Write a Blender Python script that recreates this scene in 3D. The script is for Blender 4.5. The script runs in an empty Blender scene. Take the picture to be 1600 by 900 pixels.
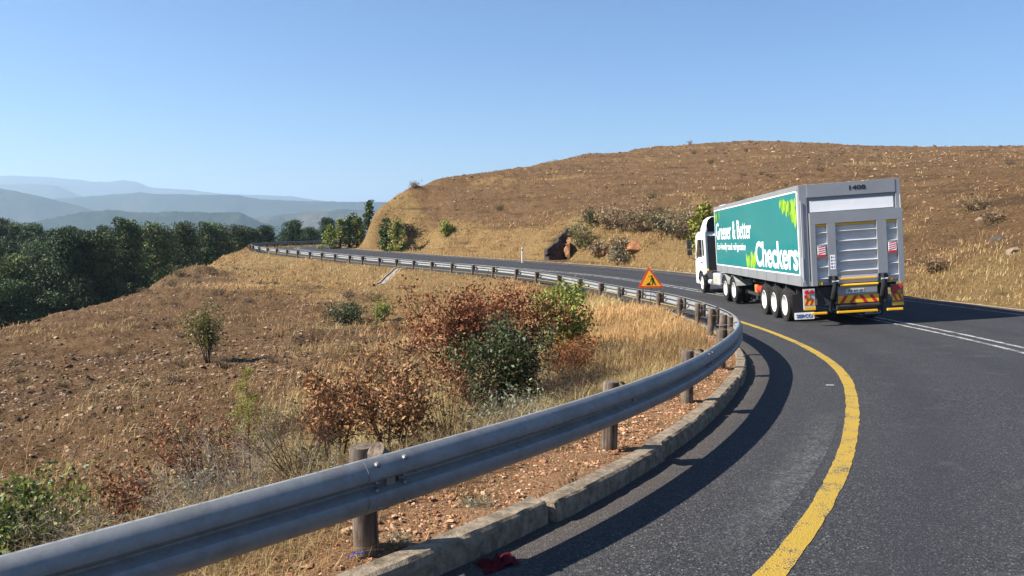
import bpy, bmesh, math, random
import numpy as np
from mathutils import Vector, Matrix, Euler

# ------------------------------------------------------------------ camera, sky, sun, exposure
SC = bpy.context.scene
COL = SC.collection
R = math.radians
F, HZ = 1200.0, 345.0                       # focal length and horizon row, in pixels of the 1600 x 900 photograph
PITCH = math.atan((450 - HZ) / F)
cam_d = bpy.data.cameras.new('camera')
cam = bpy.data.objects.new('camera', cam_d)
COL.objects.link(cam)
cam_d.sensor_width = 36.0
cam_d.lens = 36.0 * F / 1600.0
cam_d.clip_start, cam_d.clip_end = 0.1, 60000
cam.location = (0, 0, 0)
cam.rotation_euler = (R(90) - PITCH, 0, 0)
SC.camera = cam

SUN_EL, SUN_AZ = 39.0, 261.0                # azimuth clockwise from +Y (away from the camera): the sun stands to the left, a little behind
W = bpy.data.worlds.new('World'); SC.world = W; W.use_nodes = True
wn, wl = W.node_tree.nodes, W.node_tree.links
sky = wn.new('ShaderNodeTexSky'); sky.sky_type = 'NISHITA'; sky.sun_disc = False
sky.sun_elevation = R(SUN_EL); sky.sun_rotation = R(SUN_AZ)
sky.altitude = 1500; sky.air_density = 1.25; sky.dust_density = 0.8; sky.ozone_density = 10.0
wn['Background'].inputs[1].default_value = 0.063
wl.new(sky.outputs[0], wn['Background'].inputs[0])
sun_d = bpy.data.lights.new('sun', 'SUN'); sun_d.energy = 5.0; sun_d.angle = R(0.5); sun_d.color = (1.0, 0.94, 0.84)
sun = bpy.data.objects.new('sun', sun_d); COL.objects.link(sun)
sdir = Vector((math.sin(R(SUN_AZ)) * math.cos(R(SUN_EL)), math.cos(R(SUN_AZ)) * math.cos(R(SUN_EL)), math.sin(R(SUN_EL))))
sun.rotation_euler = sdir.to_track_quat('Z', 'Y').to_euler()
SC.view_settings.view_transform = 'Standard'
SC.view_settings.look = 'None'
SC.view_settings.exposure = 1.3
SC.view_settings.gamma = 1.0
SC.render.engine = 'CYCLES'
SC.cycles.max_bounces = 6
SC.cycles.transparent_max_bounces = 8
SC.cycles.volume_bounces = 0

rng = np.random.default_rng(11)
random.seed(11)

# ------------------------------------------------------------------ helpers
def ray(px, py):
    a, b = (px - 800) / F, (450 - py) / F
    dy = math.cos(PITCH) + b * math.sin(PITCH)
    return np.array([a / dy, 1.0, (-math.sin(PITCH) + b * math.cos(PITCH)) / dy])

def at(px, py, Y):
    return ray(px, py) * Y

def tag(o, label=None, cat=None, group=None, kind=None):
    if label: o['label'] = label
    if cat: o['category'] = cat
    if group: o['group'] = group
    if kind: o['kind'] = kind
    return o

def empty(name, loc=(0, 0, 0), rz=0.0):
    o = bpy.data.objects.new(name, None); COL.objects.link(o)
    o.location = loc; o.rotation_euler = (0, 0, rz); o.empty_display_size = 0.3
    return o

def link_mesh(name, me, mats, parent=None):
    o = bpy.data.objects.new(name, me); COL.objects.link(o)
    if mats is not None:
        for m in (mats if isinstance(mats, (list, tuple)) else [mats]):
            me.materials.append(m)
    if parent is not None: o.parent = parent
    return o

def np_mesh(name, V, Fc, mats=None, parent=None, col=None, smooth=False, midx=None):
    """V (n,3); Fc (m,k) one polygon size or a list of such arrays; col (n,3) point colours."""
    me = bpy.data.meshes.new(name)
    V = np.asarray(V, dtype=np.float32)
    fl = Fc if isinstance(Fc, list) else [Fc]
    fl = [np.asarray(f, dtype=np.int32) for f in fl if len(f)]
    me.vertices.add(len(V)); me.vertices.foreach_set('co', V.ravel())
    loops = np.concatenate([f.ravel() for f in fl])
    tot = np.concatenate([np.full(len(f), f.shape[1], dtype=np.int32) for f in fl])
    start = np.concatenate([[0], np.cumsum(tot)[:-1]]).astype(np.int32)
    me.loops.add(len(loops)); me.loops.foreach_set('vertex_index', loops)
    me.polygons.add(len(tot)); me.polygons.foreach_set('loop_start', start)
    try: me.polygons.foreach_set('loop_total', tot)
    except Exception: pass
    if midx is not None: me.polygons.foreach_set('material_index', np.asarray(midx, dtype=np.int32))
    me.polygons.foreach_set('use_smooth', np.full(len(tot), smooth))
    if col is not None:
        ca = me.color_attributes.new('tint', 'FLOAT_COLOR', 'POINT')
        c4 = np.ones((len(V), 4), dtype=np.float32); c4[:, :3] = col
        ca.data.foreach_set('color', c4.ravel())
    me.update(calc_edges=True); me.validate()
    return link_mesh(name, me, mats, parent)

class MB:
    """collects boxes, bars, tubes and prisms into one mesh"""
    def __init__(s): s.v, s.f, s.m = [], [], []
    def add(s, vs, fs, mi=0):
        n = len(s.v); s.v += [tuple(map(float, p)) for p in vs]; s.f += [tuple(i + n for i in f) for f in fs]; s.m += [mi] * len(fs); return s
    def box(s, lo, hi, mi=0, taper=None):
        x0, y0, z0 = lo; x1, y1, z1 = hi
        return s.add([(x0, y0, z0), (x1, y0, z0), (x1, y1, z0), (x0, y1, z0), (x0, y0, z1), (x1, y0, z1), (x1, y1, z1), (x0, y1, z1)],
                     [(3, 2, 1, 0), (4, 5, 6, 7), (0, 1, 5, 4), (1, 2, 6, 5), (2, 3, 7, 6), (3, 0, 4, 7)], mi)
    def tube(s, pts, rad, n=8, mi=0, cap=True):
        pts = [Vector(p) for p in pts]; rads = rad if isinstance(rad, (list, tuple)) else [rad] * len(pts)
        vs, fs = [], []
        for i, p in enumerate(pts):
            d = (pts[min(i + 1, len(pts) - 1)] - pts[max(i - 1, 0)]).normalized()
            a = d.orthogonal().normalized() if abs(d.z) < .9 else Vector((1, 0, 0)).cross(d).normalized()
            if abs(d.z) < .9: a = Vector((0, 0, 1)).cross(d).normalized()
            b = d.cross(a)
            for k in range(n):
                t = 2 * math.pi * k / n
                vs.append(p + (a * math.cos(t) + b * math.sin(t)) * rads[i])
        for i in range(len(pts) - 1):
            for k in range(n):
                k2 = (k + 1) % n
                fs.append((i * n + k, i * n + k2, (i + 1) * n + k2, (i + 1) * n + k))
        if cap:
            fs.append(tuple(range(n - 1, -1, -1))); fs.append(tuple((len(pts) - 1) * n + k for k in range(n)))
        return s.add(vs, fs, mi)
    def prism(s, outline, axis, a0, a1, mi=0):
        """outline: 2-D points; extruded along axis (0,1,2) from a0 to a1; the outline uses the other two axes in order"""
        n = len(outline); o = [i for i in range(3) if i != axis]
        vs = []
        for a in (a0, a1):
            for q in outline:
                p = [0, 0, 0]; p[axis] = a; p[o[0]], p[o[1]] = q; vs.append(p)
        fs = [tuple(range(n)), tuple(range(2 * n - 1, n - 1, -1))] + [(i, i + n, (i + 1) % n + n, (i + 1) % n) for i in range(n)]
        return s.add(vs, fs, mi)
    def lathe(s, prof, axis_pt, n=24, mi=0, axis=0):
        """prof: (along, radius) pairs revolved about a line parallel to x (axis 0) through axis_pt"""
        vs, fs = [], []
        for (a, r) in prof:
            for k in range(n):
                t = 2 * math.pi * k / n
                vs.append((axis_pt[0] + a, axis_pt[1] + r * math.cos(t), axis_pt[2] + r * math.sin(t)))
        for i in range(len(prof) - 1):
            for k in range(n):
                k2 = (k + 1) % n
                fs.append((i * n + k, (i + 1) * n + k, (i + 1) * n + k2, i * n + k2))
        return s.add(vs, fs, mi)
    def build(s, name, mats, parent=None, bevel=0.0, smooth=False, seg=2):
        me = bpy.data.meshes.new(name); me.from_pydata(s.v, [], s.f)
        for p, mi in zip(me.polygons, s.m): p.material_index = mi
        bm = bmesh.new(); bm.from_mesh(me); bmesh.ops.recalc_face_normals(bm, faces=bm.faces)
        if bevel > 0:
            es = [e for e in bm.edges if len(e.link_faces) == 2 and e.calc_face_angle(0) > 0.6]
            bmesh.ops.bevel(bm, geom=es, offset=bevel, segments=seg, affect='EDGES', profile=0.6, clamp_overlap=True)
        bm.to_mesh(me); bm.free()
        if smooth:
            for p in me.polygons: p.use_smooth = True
        o = link_mesh(name, me, mats, parent)
        if smooth:
            try: me.set_sharp_from_angle(angle=R(35))
            except Exception: pass
        return o

def copy_tree(o, parent=None):
    c = o.copy(); COL.objects.link(c)
    if parent is not None: c.parent = parent
    for ch in list(o.children): copy_tree(ch, c)
    return c

# ---- value noise (numpy)
def _h(ix, iy, seed):
    n = (ix.astype(np.int64) * 374761393 + iy.astype(np.int64) * 668265263 + seed * 974711) & 0x7fffffff
    n = ((n ^ (n >> 13)) * 1274126177) & 0x7fffffff
    return ((n ^ (n >> 16)) & 0xffff) / 65535.0
def vnoise(x, y, seed=0):
    x0, y0 = np.floor(x), np.floor(y); fx, fy = x - x0, y - y0
    ux, uy = fx * fx * (3 - 2 * fx), fy * fy * (3 - 2 * fy)
    a, b, c, d = _h(x0, y0, seed), _h(x0 + 1, y0, seed), _h(x0, y0 + 1, seed), _h(x0 + 1, y0 + 1, seed)
    return (a * (1 - ux) + b * ux) * (1 - uy) + (c * (1 - ux) + d * ux) * uy - 0.5
def fbm(x, y, seed=0, octv=4, gain=.5):
    t, amp = 0, 1.0
    for k in range(octv):
        t = t + amp * vnoise(x * 2 ** k + 17.3 * k, y * 2 ** k - 9.1 * k, seed + k); amp *= gain
    return t
def sstep(a, b, x):
    t = np.clip((x - a) / (b - a), 0, 1); return t * t * (3 - 2 * t)

# ---- materials
def new_mat(name):
    m = bpy.data.materials.new(name); m.use_nodes = True
    nt = m.node_tree; return m, nt, nt.nodes['Principled BSDF']
def ramp(nt, fac, stops):
    r = nt.nodes.new('ShaderNodeValToRGB'); e = r.color_ramp.elements
    while len(e) < len(stops): e.new(0.5)
    for el, (p, c) in zip(e, stops):
        el.position = p; el.color = (c if isinstance(c, tuple) else (c, c, c)) + (1,)
    nt.links.new(fac, r.inputs[0]); return r.outputs[0]
def noise(nt, scale, detail=4, rough=.55, vec=None, kind='ShaderNodeTexNoise'):
    n = nt.nodes.new(kind); n.inputs['Scale'].default_value = scale
    if 'Detail' in n.inputs: n.inputs['Detail'].default_value = detail
    if kind == 'ShaderNodeTexNoise': n.inputs['Roughness'].default_value = rough
    if vec is not None: nt.links.new(vec, n.inputs['Vector'])
    return n
def geo_pos(nt): return nt.nodes.new('ShaderNodeNewGeometry').outputs['Position']
def obj_pos(nt): return nt.nodes.new('ShaderNodeTexCoord').outputs['Object']
def mixc(nt, fac, a, b, mode='MIX'):
    n = nt.nodes.new('ShaderNodeMix'); n.data_type = 'RGBA'; n.blend_type = mode
    for s, v in ((0, fac), (6, a), (7, b)):
        if isinstance(v, (int, float)): n.inputs[s].default_value = v
        elif isinstance(v, tuple): n.inputs[s].default_value = v + (1,)
        else: nt.links.new(v, n.inputs[s])
    return n.outputs[2]
def bump(nt, p, h, strength=.4, dist=.02):
    b = nt.nodes.new('ShaderNodeBump'); b.inputs['Strength'].default_value = strength; b.inputs['Distance'].default_value = dist
    nt.links.new(h, b.inputs['Height']); nt.links.new(b.outputs[0], p.inputs['Normal'])
def simple(name, c, rough=.5, metal=0.0, var=.12, scale=6.0, bmp=0.0, dirt=None, coat=0.0):
    m, nt, p = new_mat(name)
    n = noise(nt, scale, 5, .6, obj_pos(nt))
    lo = tuple(x * (1 - var) for x in c); hi = tuple(min(1, x * (1 + var)) for x in c)
    col = ramp(nt, n.outputs[0], [(.3, lo), (.7, hi)])
    if dirt:
        n2 = noise(nt, scale * .45, 8, .7, obj_pos(nt))
        col = mixc(nt, ramp(nt, n2.outputs[0], [(.5, 0.0), (.75, dirt[1])]), col, dirt[0])
    nt.links.new(col, p.inputs['Base Color'])
    p.inputs['Roughness'].default_value = rough; p.inputs['Metallic'].default_value = metal
    p.inputs['Coat Weight'].default_value = coat
    if rough > .8: p.inputs['Specular IOR Level'].default_value = .12
    if bmp:
        n3 = noise(nt, scale * 4, 6, .65, obj_pos(nt)); bump(nt, p, n3.outputs[0], .5, bmp)
    return m
def tinted(name, rough=.7, trans=0.0, spec=.3):
    """albedo from the mesh's per-leaf (or per-stone) tint"""
    m, nt, p = new_mat(name)
    a = nt.nodes.new('ShaderNodeAttribute'); a.attribute_name = 'tint'
    nt.links.new(a.outputs[0], p.inputs['Base Color'])
    p.inputs['Roughness'].default_value = rough; p.inputs['Specular IOR Level'].default_value = spec
    if trans > 0:
        t = nt.nodes.new('ShaderNodeBsdfTranslucent'); nt.links.new(a.outputs[0], t.inputs[0])
        mx = nt.nodes.new('ShaderNodeMixShader'); mx.inputs[0].default_value = trans
        out = nt.nodes['Material Output']
        nt.links.new(p.outputs[0], mx.inputs[1]); nt.links.new(t.outputs[0], mx.inputs[2]); nt.links.new(mx.outputs[0], out.inputs[0])
    return m

# ------------------------------------------------------------------ the road's line (the guard rail's face), in metres from the eye
RAILPX = [(-420, 1150, 2.15), (0, 1140, 2.95), (300, 980, 3.4), (600, 888, 4.0), (850, 775, 5.2), (985, 705, 6.4), (1100, 640, 8.4),
          (1164, 575, 12.0), (1155, 540, 14.8), (1137, 518, 17.4), (1112, 507, 19.6), (1082, 491, 22.6), (1048, 478, 25.8), (1013, 470, 28.6),
          (982, 462, 31.2), (949, 455, 34), (916, 448, 37), (883, 442, 39.7), (850, 436, 42.2), (815, 431, 44.4), (780, 428, 46.5), (744, 425, 48.3),
          (710, 421, 50.1), (679, 418, 52), (651, 416, 54), (623, 413, 55.8), (597, 410, 57.8), (572, 407, 60), (549, 404, 62), (528, 402, 64.4),
          (507, 400, 66.9), (488, 398, 69.4), (469, 396, 72), (452, 395, 74.7), (436, 394, 77.5), (421, 392, 80.4), (408, 391, 83.5), (398, 390, 87)]
pts = [at(*q)[:2] for q in RAILPX]
pts = [np.array([-11.0, -4.0]), np.array([-7.6, -1.4]), np.array([-4.6, 0.75])] + pts[1:]
pts += [np.array(q) for q in [(-31.2, 91.5), (-32.3, 97), (-30.5, 103.5), (-27.5, 110), (-24, 117), (-21.5, 126), (-20.5, 140), (-21, 165), (-24, 200), (-30, 240)]]
ZR_Y = [(-9, -2.03), (2.2, -2.02), (2.9, -1.985), (3.4, -1.955), (4.0, -1.88), (5.2, -1.95), (6.4, -2.02), (8.4, -2.12), (12, -2.27), (15, -2.46), (17.4, -2.62),
        (20, -2.76), (22.6, -2.90), (26, -3.05), (30, -3.28), (34, -3.40), (39, -3.43), (50, -3.37), (60, -3.38), (75, -3.42), (90, -3.42), (200, -3.42)]
def catmull(P, step=.2):
    P = np.array(P); out = []
    for i in range(len(P) - 1):
        p0, p1, p2, p3 = P[max(i - 1, 0)], P[i], P[i + 1], P[min(i + 2, len(P) - 1)]
        n = max(2, int(np.linalg.norm(p2 - p1) / step))
        t = (np.arange(n) / n)[:, None]
        out.append(.5 * (2 * p1 + (p2 - p0) * t + (2 * p0 - 5 * p1 + 4 * p2 - p3) * t ** 2 + (3 * p1 - p0 - 3 * p2 + p3) * t ** 3))
    out.append(P[-1:]); return np.concatenate(out)
def resample(C, step):
    s = np.concatenate([[0], np.cumsum(np.linalg.norm(np.diff(C, axis=0), axis=1))])
    t = np.arange(0, s[-1], step); return np.stack([np.interp(t, s, C[:, k]) for k in range(2)], 1), t
def gsm(a, sig):
    k = np.arange(-int(3 * sig), int(3 * sig) + 1); w = np.exp(-.5 * (k / sig) ** 2); w /= w.sum()
    p = np.concatenate([2 * a[0] - a[len(k) // 2:0:-1], a, 2 * a[-1] - a[-2:-len(k) // 2 - 1:-1]])
    return np.convolve(p, w, 'valid')
STEP = .2
C, S = resample(catmull(pts), STEP)
nearw = sstep(6, 26, C[:, 1])
Cs = np.stack([gsm(C[:, k], 1.0 / STEP) for k in range(2)], 1); Cl = np.stack([gsm(C[:, k], 3.0 / STEP) for k in range(2)], 1)
C = Cs * (1 - nearw[:, None]) + Cl * nearw[:, None]
C, S = resample(C, STEP)
T = np.gradient(C, axis=0); T /= np.linalg.norm(T, axis=1)[:, None]
T = np.stack([gsm(T[:, k], .8 / STEP) for k in range(2)], 1); T /= np.linalg.norm(T, axis=1)[:, None]
N = np.stack([T[:, 1], -T[:, 0]], 1)         # to the right, across the road
ifar = int(np.argmax(C[:, 1] > 95)); yy = np.where(np.arange(len(C)) > ifar, 150, C[:, 1])
ZR = gsm(np.interp(yy, [a for a, _ in ZR_Y], [b for _, b in ZR_Y]), 1.0 / STEP)
BANK, KERB_H, ROAD_W = 0.045, 0.15, 9.9
def zroad(zr, o): return zr - KERB_H + BANK * (np.minimum(o, 9.3) - .07)
def s_at_px(px, Y):                         # arc length where the rail passes nearest to the point
    q = at(px, 450, Y)[:2]; return S[np.argmin(((C - q) ** 2).sum(1))]
def frame(s):
    k = min(max(s / STEP, 0), len(C) - 1.001); i = int(k); f = k - i
    g = lambda A: A[i] * (1 - f) + A[i + 1] * f
    return g(C), g(T), g(N), g(ZR)
def rp(s, o, dz=0.0, surf='rail'):
    c, t, n, z = frame(s); p = c + n * o
    return Vector((p[0], p[1], (zroad(z, o) if surf == 'road' else z) + dz))
Cd = C[::3]; Nd = N[::3]; Td = T[::3]; Zd = ZR[::3]; Sd = S[::3]
def nearest(X, Y):
    X = np.asarray(X, float).ravel(); Y = np.asarray(Y, float).ravel()
    o = np.empty(len(X)); z = np.empty(len(X)); sa = np.empty(len(X))
    for a in range(0, len(X), 20000):
        x, y = X[a:a + 20000, None], Y[a:a + 20000, None]
        d = (x - Cd[None, :, 0]) ** 2 + (y - Cd[None, :, 1]) ** 2
        i = d.argmin(1); dx, dy = x[:, 0] - Cd[i, 0], y[:, 0] - Cd[i, 1]
        along = dx * Td[i, 0] + dy * Td[i, 1]; side = dx * Nd[i, 0] + dy * Nd[i, 1]
        along_c = np.clip(along, -.4, .4)
        dist = np.sqrt(np.maximum(d[np.arange(len(i)), i] - along_c ** 2, 0))
        o[a:a + 20000] = np.sign(side) * dist
        j = np.clip(i + np.sign(along).astype(int), 0, len(Cd) - 1)
        w = np.clip(np.abs(along) / (3 * STEP), 0, .5)
        z[a:a + 20000] = Zd[i] * (1 - w) + Zd[j] * w
        sa[a:a + 20000] = Sd[i] + along_c
    return o, z, sa

# ------------------------------------------------------------------ terrain: two thin-plate sheets either side of the road
class TPS:
    def __init__(s, P, lam=0.05):
        P = np.array(P, float); s.c = P[:, :2] / 50.0; n = len(P)
        K = s.k(s.c, s.c) + lam * np.eye(n) * .01
        A = np.zeros((n + 3, n + 3)); A[:n, :n] = K; A[:n, n] = 1; A[:n, n + 1:] = s.c; A[n, :n] = 1; A[n + 1:, :n] = s.c.T
        s.w = np.linalg.solve(A, np.concatenate([P[:, 2], [0, 0, 0]]))
    def k(s, a, b):
        r2 = ((a[:, None, :] - b[None, :, :]) ** 2).sum(2); return .5 * r2 * np.log(r2 + 1e-12)
    def __call__(s, X, Y):
        q = np.stack([X, Y], 1) / 50.0; out = np.empty(len(q)); n = len(s.c)
        for a in range(0, len(q), 20000):
            b = q[a:a + 20000]; out[a:a + 20000] = s.k(b, s.c) @ s.w[:n] + s.w[n] + b @ s.w[n + 1:]
        return out

L = []
for i in range(0, len(C), 14):
    if C[i, 0] > 40 or C[i, 1] < -3: continue
    for o, dz in ((-.8, -.02), (-3.2, -.75 if C[i, 1] < 14 else (-.45 if C[i, 1] < 32 else -.9)), (-6.5, -1.75 if C[i, 1] < 11 else (-1.15 if C[i, 1] < 32 else -1.9))):
        if o < -4 and (C[i, 0] < -24 or (8 < C[i, 1] < 22)): continue
        if o < -1 and i % 28: continue
        p = C[i] + N[i] * o; L.append((p[0], p[1], ZR[i] + dz))
for Y, z in ((10, -6.3), (20, -6.1), (30, -5.95), (39, -5.75), (43.7, -5.65), (52, -5.3), (58, -5.0), (63.5, -4.5), (68.4, -3.85)):
    x0 = -26.2 - (.0 if Y < 60 else (Y - 60) * .22)
    L.append((x0, Y, z))
    L += [(x0 - 7, Y + 1, z - 4.2), (x0 - 14, Y + 2, z - 9.5 if Y < 60 else z - 10.5), (-50, Y + 3, -17), (-80, Y + 4, -12.5)]
for x, y, z in ((-6, 12, -4.3), (-9, 20, -4.9), (-14, 30, -5.3), (-16, 14, -5.6), (-19, 44, -5.2), (-17, 54, -4.75), (-8, 34, -4.9), (-3, 27, -4.4),
                (-34, 92, -5.2), (-39, 97, -9), (-46, 100, -14), (-40, 112, -11), (-36, 125, -9.5), (-34, 145, -9.5), (-46, 125, -13.6), (-46, 150, -14.6), (-40, 190, -15.8),
                (-80, 110, -12.2), (-80, 150, -13.4), (-60, 200, -17), (-110, 60, -10.5), (-110, 120, -12.5), (-150, 90, -12),
                (-60, 0, -14), (-30, -10, -7.5), (-100, -20, -18), (-14, -6, -4.5), (-12, 3, -4.9), (-150, 200, -18), (-70, 260, -26), (-250, 150, -30), (-200, -30, -24), (-250, 300, -50)):
    L.append((x, y, z))
tps_l = TPS(L)

H = []
ih = [i for i in range(0, len(C), 12) if C[i, 1] > 2 and i < int(np.argmax(C[:, 1] > 104))]
for i in ih:
    ze = zroad(ZR[i], 9.3)
    for o, dz in ((11.0, .0), (13.2, .45)):
        if o > 12 and (i % 24 or C[i, 1] > 92): continue
        p = C[i] + N[i] * o; H.append((p[0], p[1], ze + dz))
def edge_hit(px):                           # where the sight line in plan meets the road's far edge
    r = ray(px, 420); Ys = np.arange(12, 110, .25)
    o, z, _ = nearest(r[0] * Ys, Ys); k = np.argmax(o > 11.0); return Ys[k], zroad(z[k], 9.3)
for px, py, D in ((700, 282, 98), (750, 273, 104), (800, 263, 112), (850, 254, 122), (900, 245, 135), (1000, 233, 158), (1100, 226.5, 178), (1200, 223.5, 178), (1300, 228, 170),
                  (1400, 231, 155), (1500, 231.5, 140), (1600, 229, 126), (1760, 226, 118), (2000, 215, 110), (2600, 200, 120)):
    De, ze = edge_hit(px) if px < 1700 else (16.0, -1.9)
    zs = at(px, py, D)[2]
    for t in (.12, .25, .42, .6, .8, 1.0):
        Yt = De + (D - De) * t; h = t ** .78
        q = at(px, py, Yt); H.append((q[0], Yt, ze + (zs - ze) * h))
    for t, dz in ((1.12, -.5), (1.35, -4), (1.8, -12), (2.4, -24)):
        q = at(px, py, D * t); H.append((q[0], D * t, zs + dz))
for px, py, D in ((500, 384, 90), (520, 372, 89.5), (545, 352, 89), (575, 330, 89), (600, 313, 90), (625, 300, 91), (645, 291, 93), (668, 288, 98)):
    q = at(px, py, D); H.append(tuple(q))
for px, py, D in ((560, 372, 82.5), (600, 372, 78), (600, 345, 83), (640, 365, 76), (640, 330, 83), (690, 370, 74), (690, 335, 82), (690, 300, 96), (760, 375, 68), (760, 335, 80)):
    H.append(tuple(at(px, py, D)))
tps_h = TPS(H)

GX0, GX1 = -1.0, 11.2
def edge_pt(px, d=0.0):
    De, _ = edge_hit(px); q = ray(px, 420) * (De + d); return np.array([q[0], q[1]])
NA, NC = edge_pt(848, -.6), edge_pt(887, -.6)
NB = edge_pt(893, 5.2)
BS = [nearest([edge_pt(p)[0]], [edge_pt(p)[1]])[2][0] for p in (800, 1085)]
def wedge(X, Y):
    """1 inside the hollow (a wedge let into the bank), 0 outside, soft over a hand's breadth"""
    w = np.full(np.shape(X), 9.0)
    for P, Q in ((NA, NB), (NB, NC)):
        d = Q - P; n = np.array([d[1], -d[0]]) / np.linalg.norm(d); w = np.minimum(w, (X - P[0]) * n[0] + (Y - P[1]) * n[1])
    return sstep(-.12, .12, w)
def ground(X, Y, detail=True):
    shp = np.shape(X); X = np.asarray(X, float).ravel(); Y = np.asarray(Y, float).ravel()
    o, zr, sa = nearest(X, Y)
    rad = np.hypot(X, Y)
    left = o < 5
    z = np.empty(len(X))
    zl = tps_l(X[left], Y[left])
    z[left] = zl
    z[~left] = tps_h(X[~left], Y[~left])
    # verges meet the kerb and the road edge
    k = sstep(-.55, -1.6, o); z = np.where(left & (o < 0), (zr - .02) * (1 - k) + z * k, z)
    er = zroad(zr, 9.3); k = sstep(10.4, 13.0, o); z = np.where(~left & (o < 13.0), er * (1 - k) + z * k, z)
    if detail:
        amp = np.where(o < 0, sstep(-.5, -4, o), sstep(10.8, 15, o))
        z = z + amp * (fbm(X / 6, Y / 6, 5, 4) * .32 + fbm(X / 1.1, Y / 1.1, 9, 5, .62) * .27) * np.where(rad < 300, 1, 0)
        z = z + np.where((o < -.1) & (o > -1.2) | (o > 10.0) & (o < 12), fbm(X / .25, Y / .25, 3, 3) * .05, 0)
    z = np.where((o > -.035) & (o < 10.15), zroad(zr, np.clip(o, 0.07, 12)) - .3, z)
    hw = np.where(BS[0] > BS[1], 1, 1) * sstep(min(BS) - 3, min(BS) + 5, sa) * (1 - sstep(max(BS) - 3, max(BS) + 4, sa)) * (~left) * (rad < 90)
    wd_ = wedge(X, Y) * hw
    z = z + hw * (1.35 * sstep(10.9, 12.6, o) * (1 - sstep(15, 24, o)) + fbm(X / .8, Y / .8, 51, 3) * .3 * sstep(11, 12, o) * (1 - sstep(14, 17, o)))
    z = np.where((~left) & (o < 18) & (o > 10.9), z * (1 - wd_) + (er + .05) * wd_, z)
    # far off both sheets settle to the valley floor
    far = sstep(230, 700, rad); vall = -60 - 110 * sstep(300, 2500, rad) + 10 * np.sin(X / 900 + 1) * np.cos(Y / 700)
    z = z * (1 - far) + vall * far
    return z.reshape(shp), o.reshape(shp)
def gz(x, y):
    return float(ground(np.array([x]), np.array([y]))[0][0])
def ghit(px, py, lo=4.0, hi=230.0):
    r = ray(px, py); Y = np.exp(np.linspace(math.log(lo), math.log(hi), 700))
    z, o = ground(r[0] * Y, Y)
    zz = np.where((o > -.035) & (o < 10.15), z + .3, z)
    k = np.argmax(zz > r[2] * Y)
    if not (zz > r[2] * Y).any(): k = len(Y) - 1
    return Vector((r[0] * Y[k], Y[k], zz[k]))

# polar tessellation: finest where it is near
ang = np.concatenate([np.linspace(-180, -48, 60)[:-1], np.linspace(-48, 48, 820), np.linspace(48, 180, 60)[1:-1]])
rad = np.concatenate([np.exp(np.linspace(math.log(.6), math.log(260), 760)), np.exp(np.linspace(math.log(264), math.log(8900), 80))])
A_, R_ = np.meshgrid(np.radians(ang), rad, indexing='ij')
GX, GY = R_ * np.sin(A_), R_ * np.cos(A_)
GZ, GO = ground(GX, GY)
na, nr = len(ang), len(rad)
idx = np.arange(na * nr).reshape(na, nr); nx = np.roll(idx, -1, axis=0)
quads = np.stack([idx[:, :-1].ravel(), idx[:, 1:].ravel(), nx[:, 1:].ravel(), nx[:, :-1].ravel()], 1)[:, ::-1]
V = np.stack([GX.ravel(), GY.ravel(), GZ.ravel()], 1)
cen = len(V); V = np.vstack([V, [[0, 0, GZ[:, 0].mean()]]])
tris = np.stack([idx[:, 0], nx[:, 0], np.full(na, cen)], 1)[:, ::-1]
# cover: red = dry straw, green = bare orange soil, blue = green valley cover
def cover(X, Y, o):
    n1 = fbm(X / 7, Y / 7, 21, 4); n2 = fbm(X / 2.2, Y / 2.2, 33, 3)
    reach = np.where(Y > 34, 9.0, np.where(Y > 11, 9.0, 3.0))
    straw = np.where(o < 0, 1 - sstep(.1, 1.7, -o / reach + n1 * 1.1 + .2 * n2), 1 - sstep(12.5, 18.5, o + n1 * 6))
    straw = np.clip(straw + np.where(o < 0, .22, .5) * sstep(.18, .5, n1) + .2 * sstep(.1, .4, n2), 0, 1)
    soil = np.where((o < 0) & (o > -1.3) & (Y < 17), sstep(-1.3, -.5, o), 0.0)
    straw = straw * (1 - .8 * (o < 0) * sstep(-3.0, -7.5, X + n1 * 4) * (1 - sstep(28, 44, Y + n1 * 14)))
    straw = straw * (1 - wedge(X, Y) * (o > 10) * (np.hypot(X, Y) < 70))
    rad = np.hypot(X, Y)
    green = np.maximum(sstep(-34, -44, X) * (o < 0), sstep(300, 600, rad)); green = np.maximum(green, (o < -8) * sstep(114, 124, Y))
    return np.clip(np.stack([straw, soil, green], -1), 0, 1)
cv = cover(GX, GY, GO).reshape(-1, 3); cv = np.vstack([cv, [[0, 0, 0]]])

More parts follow.
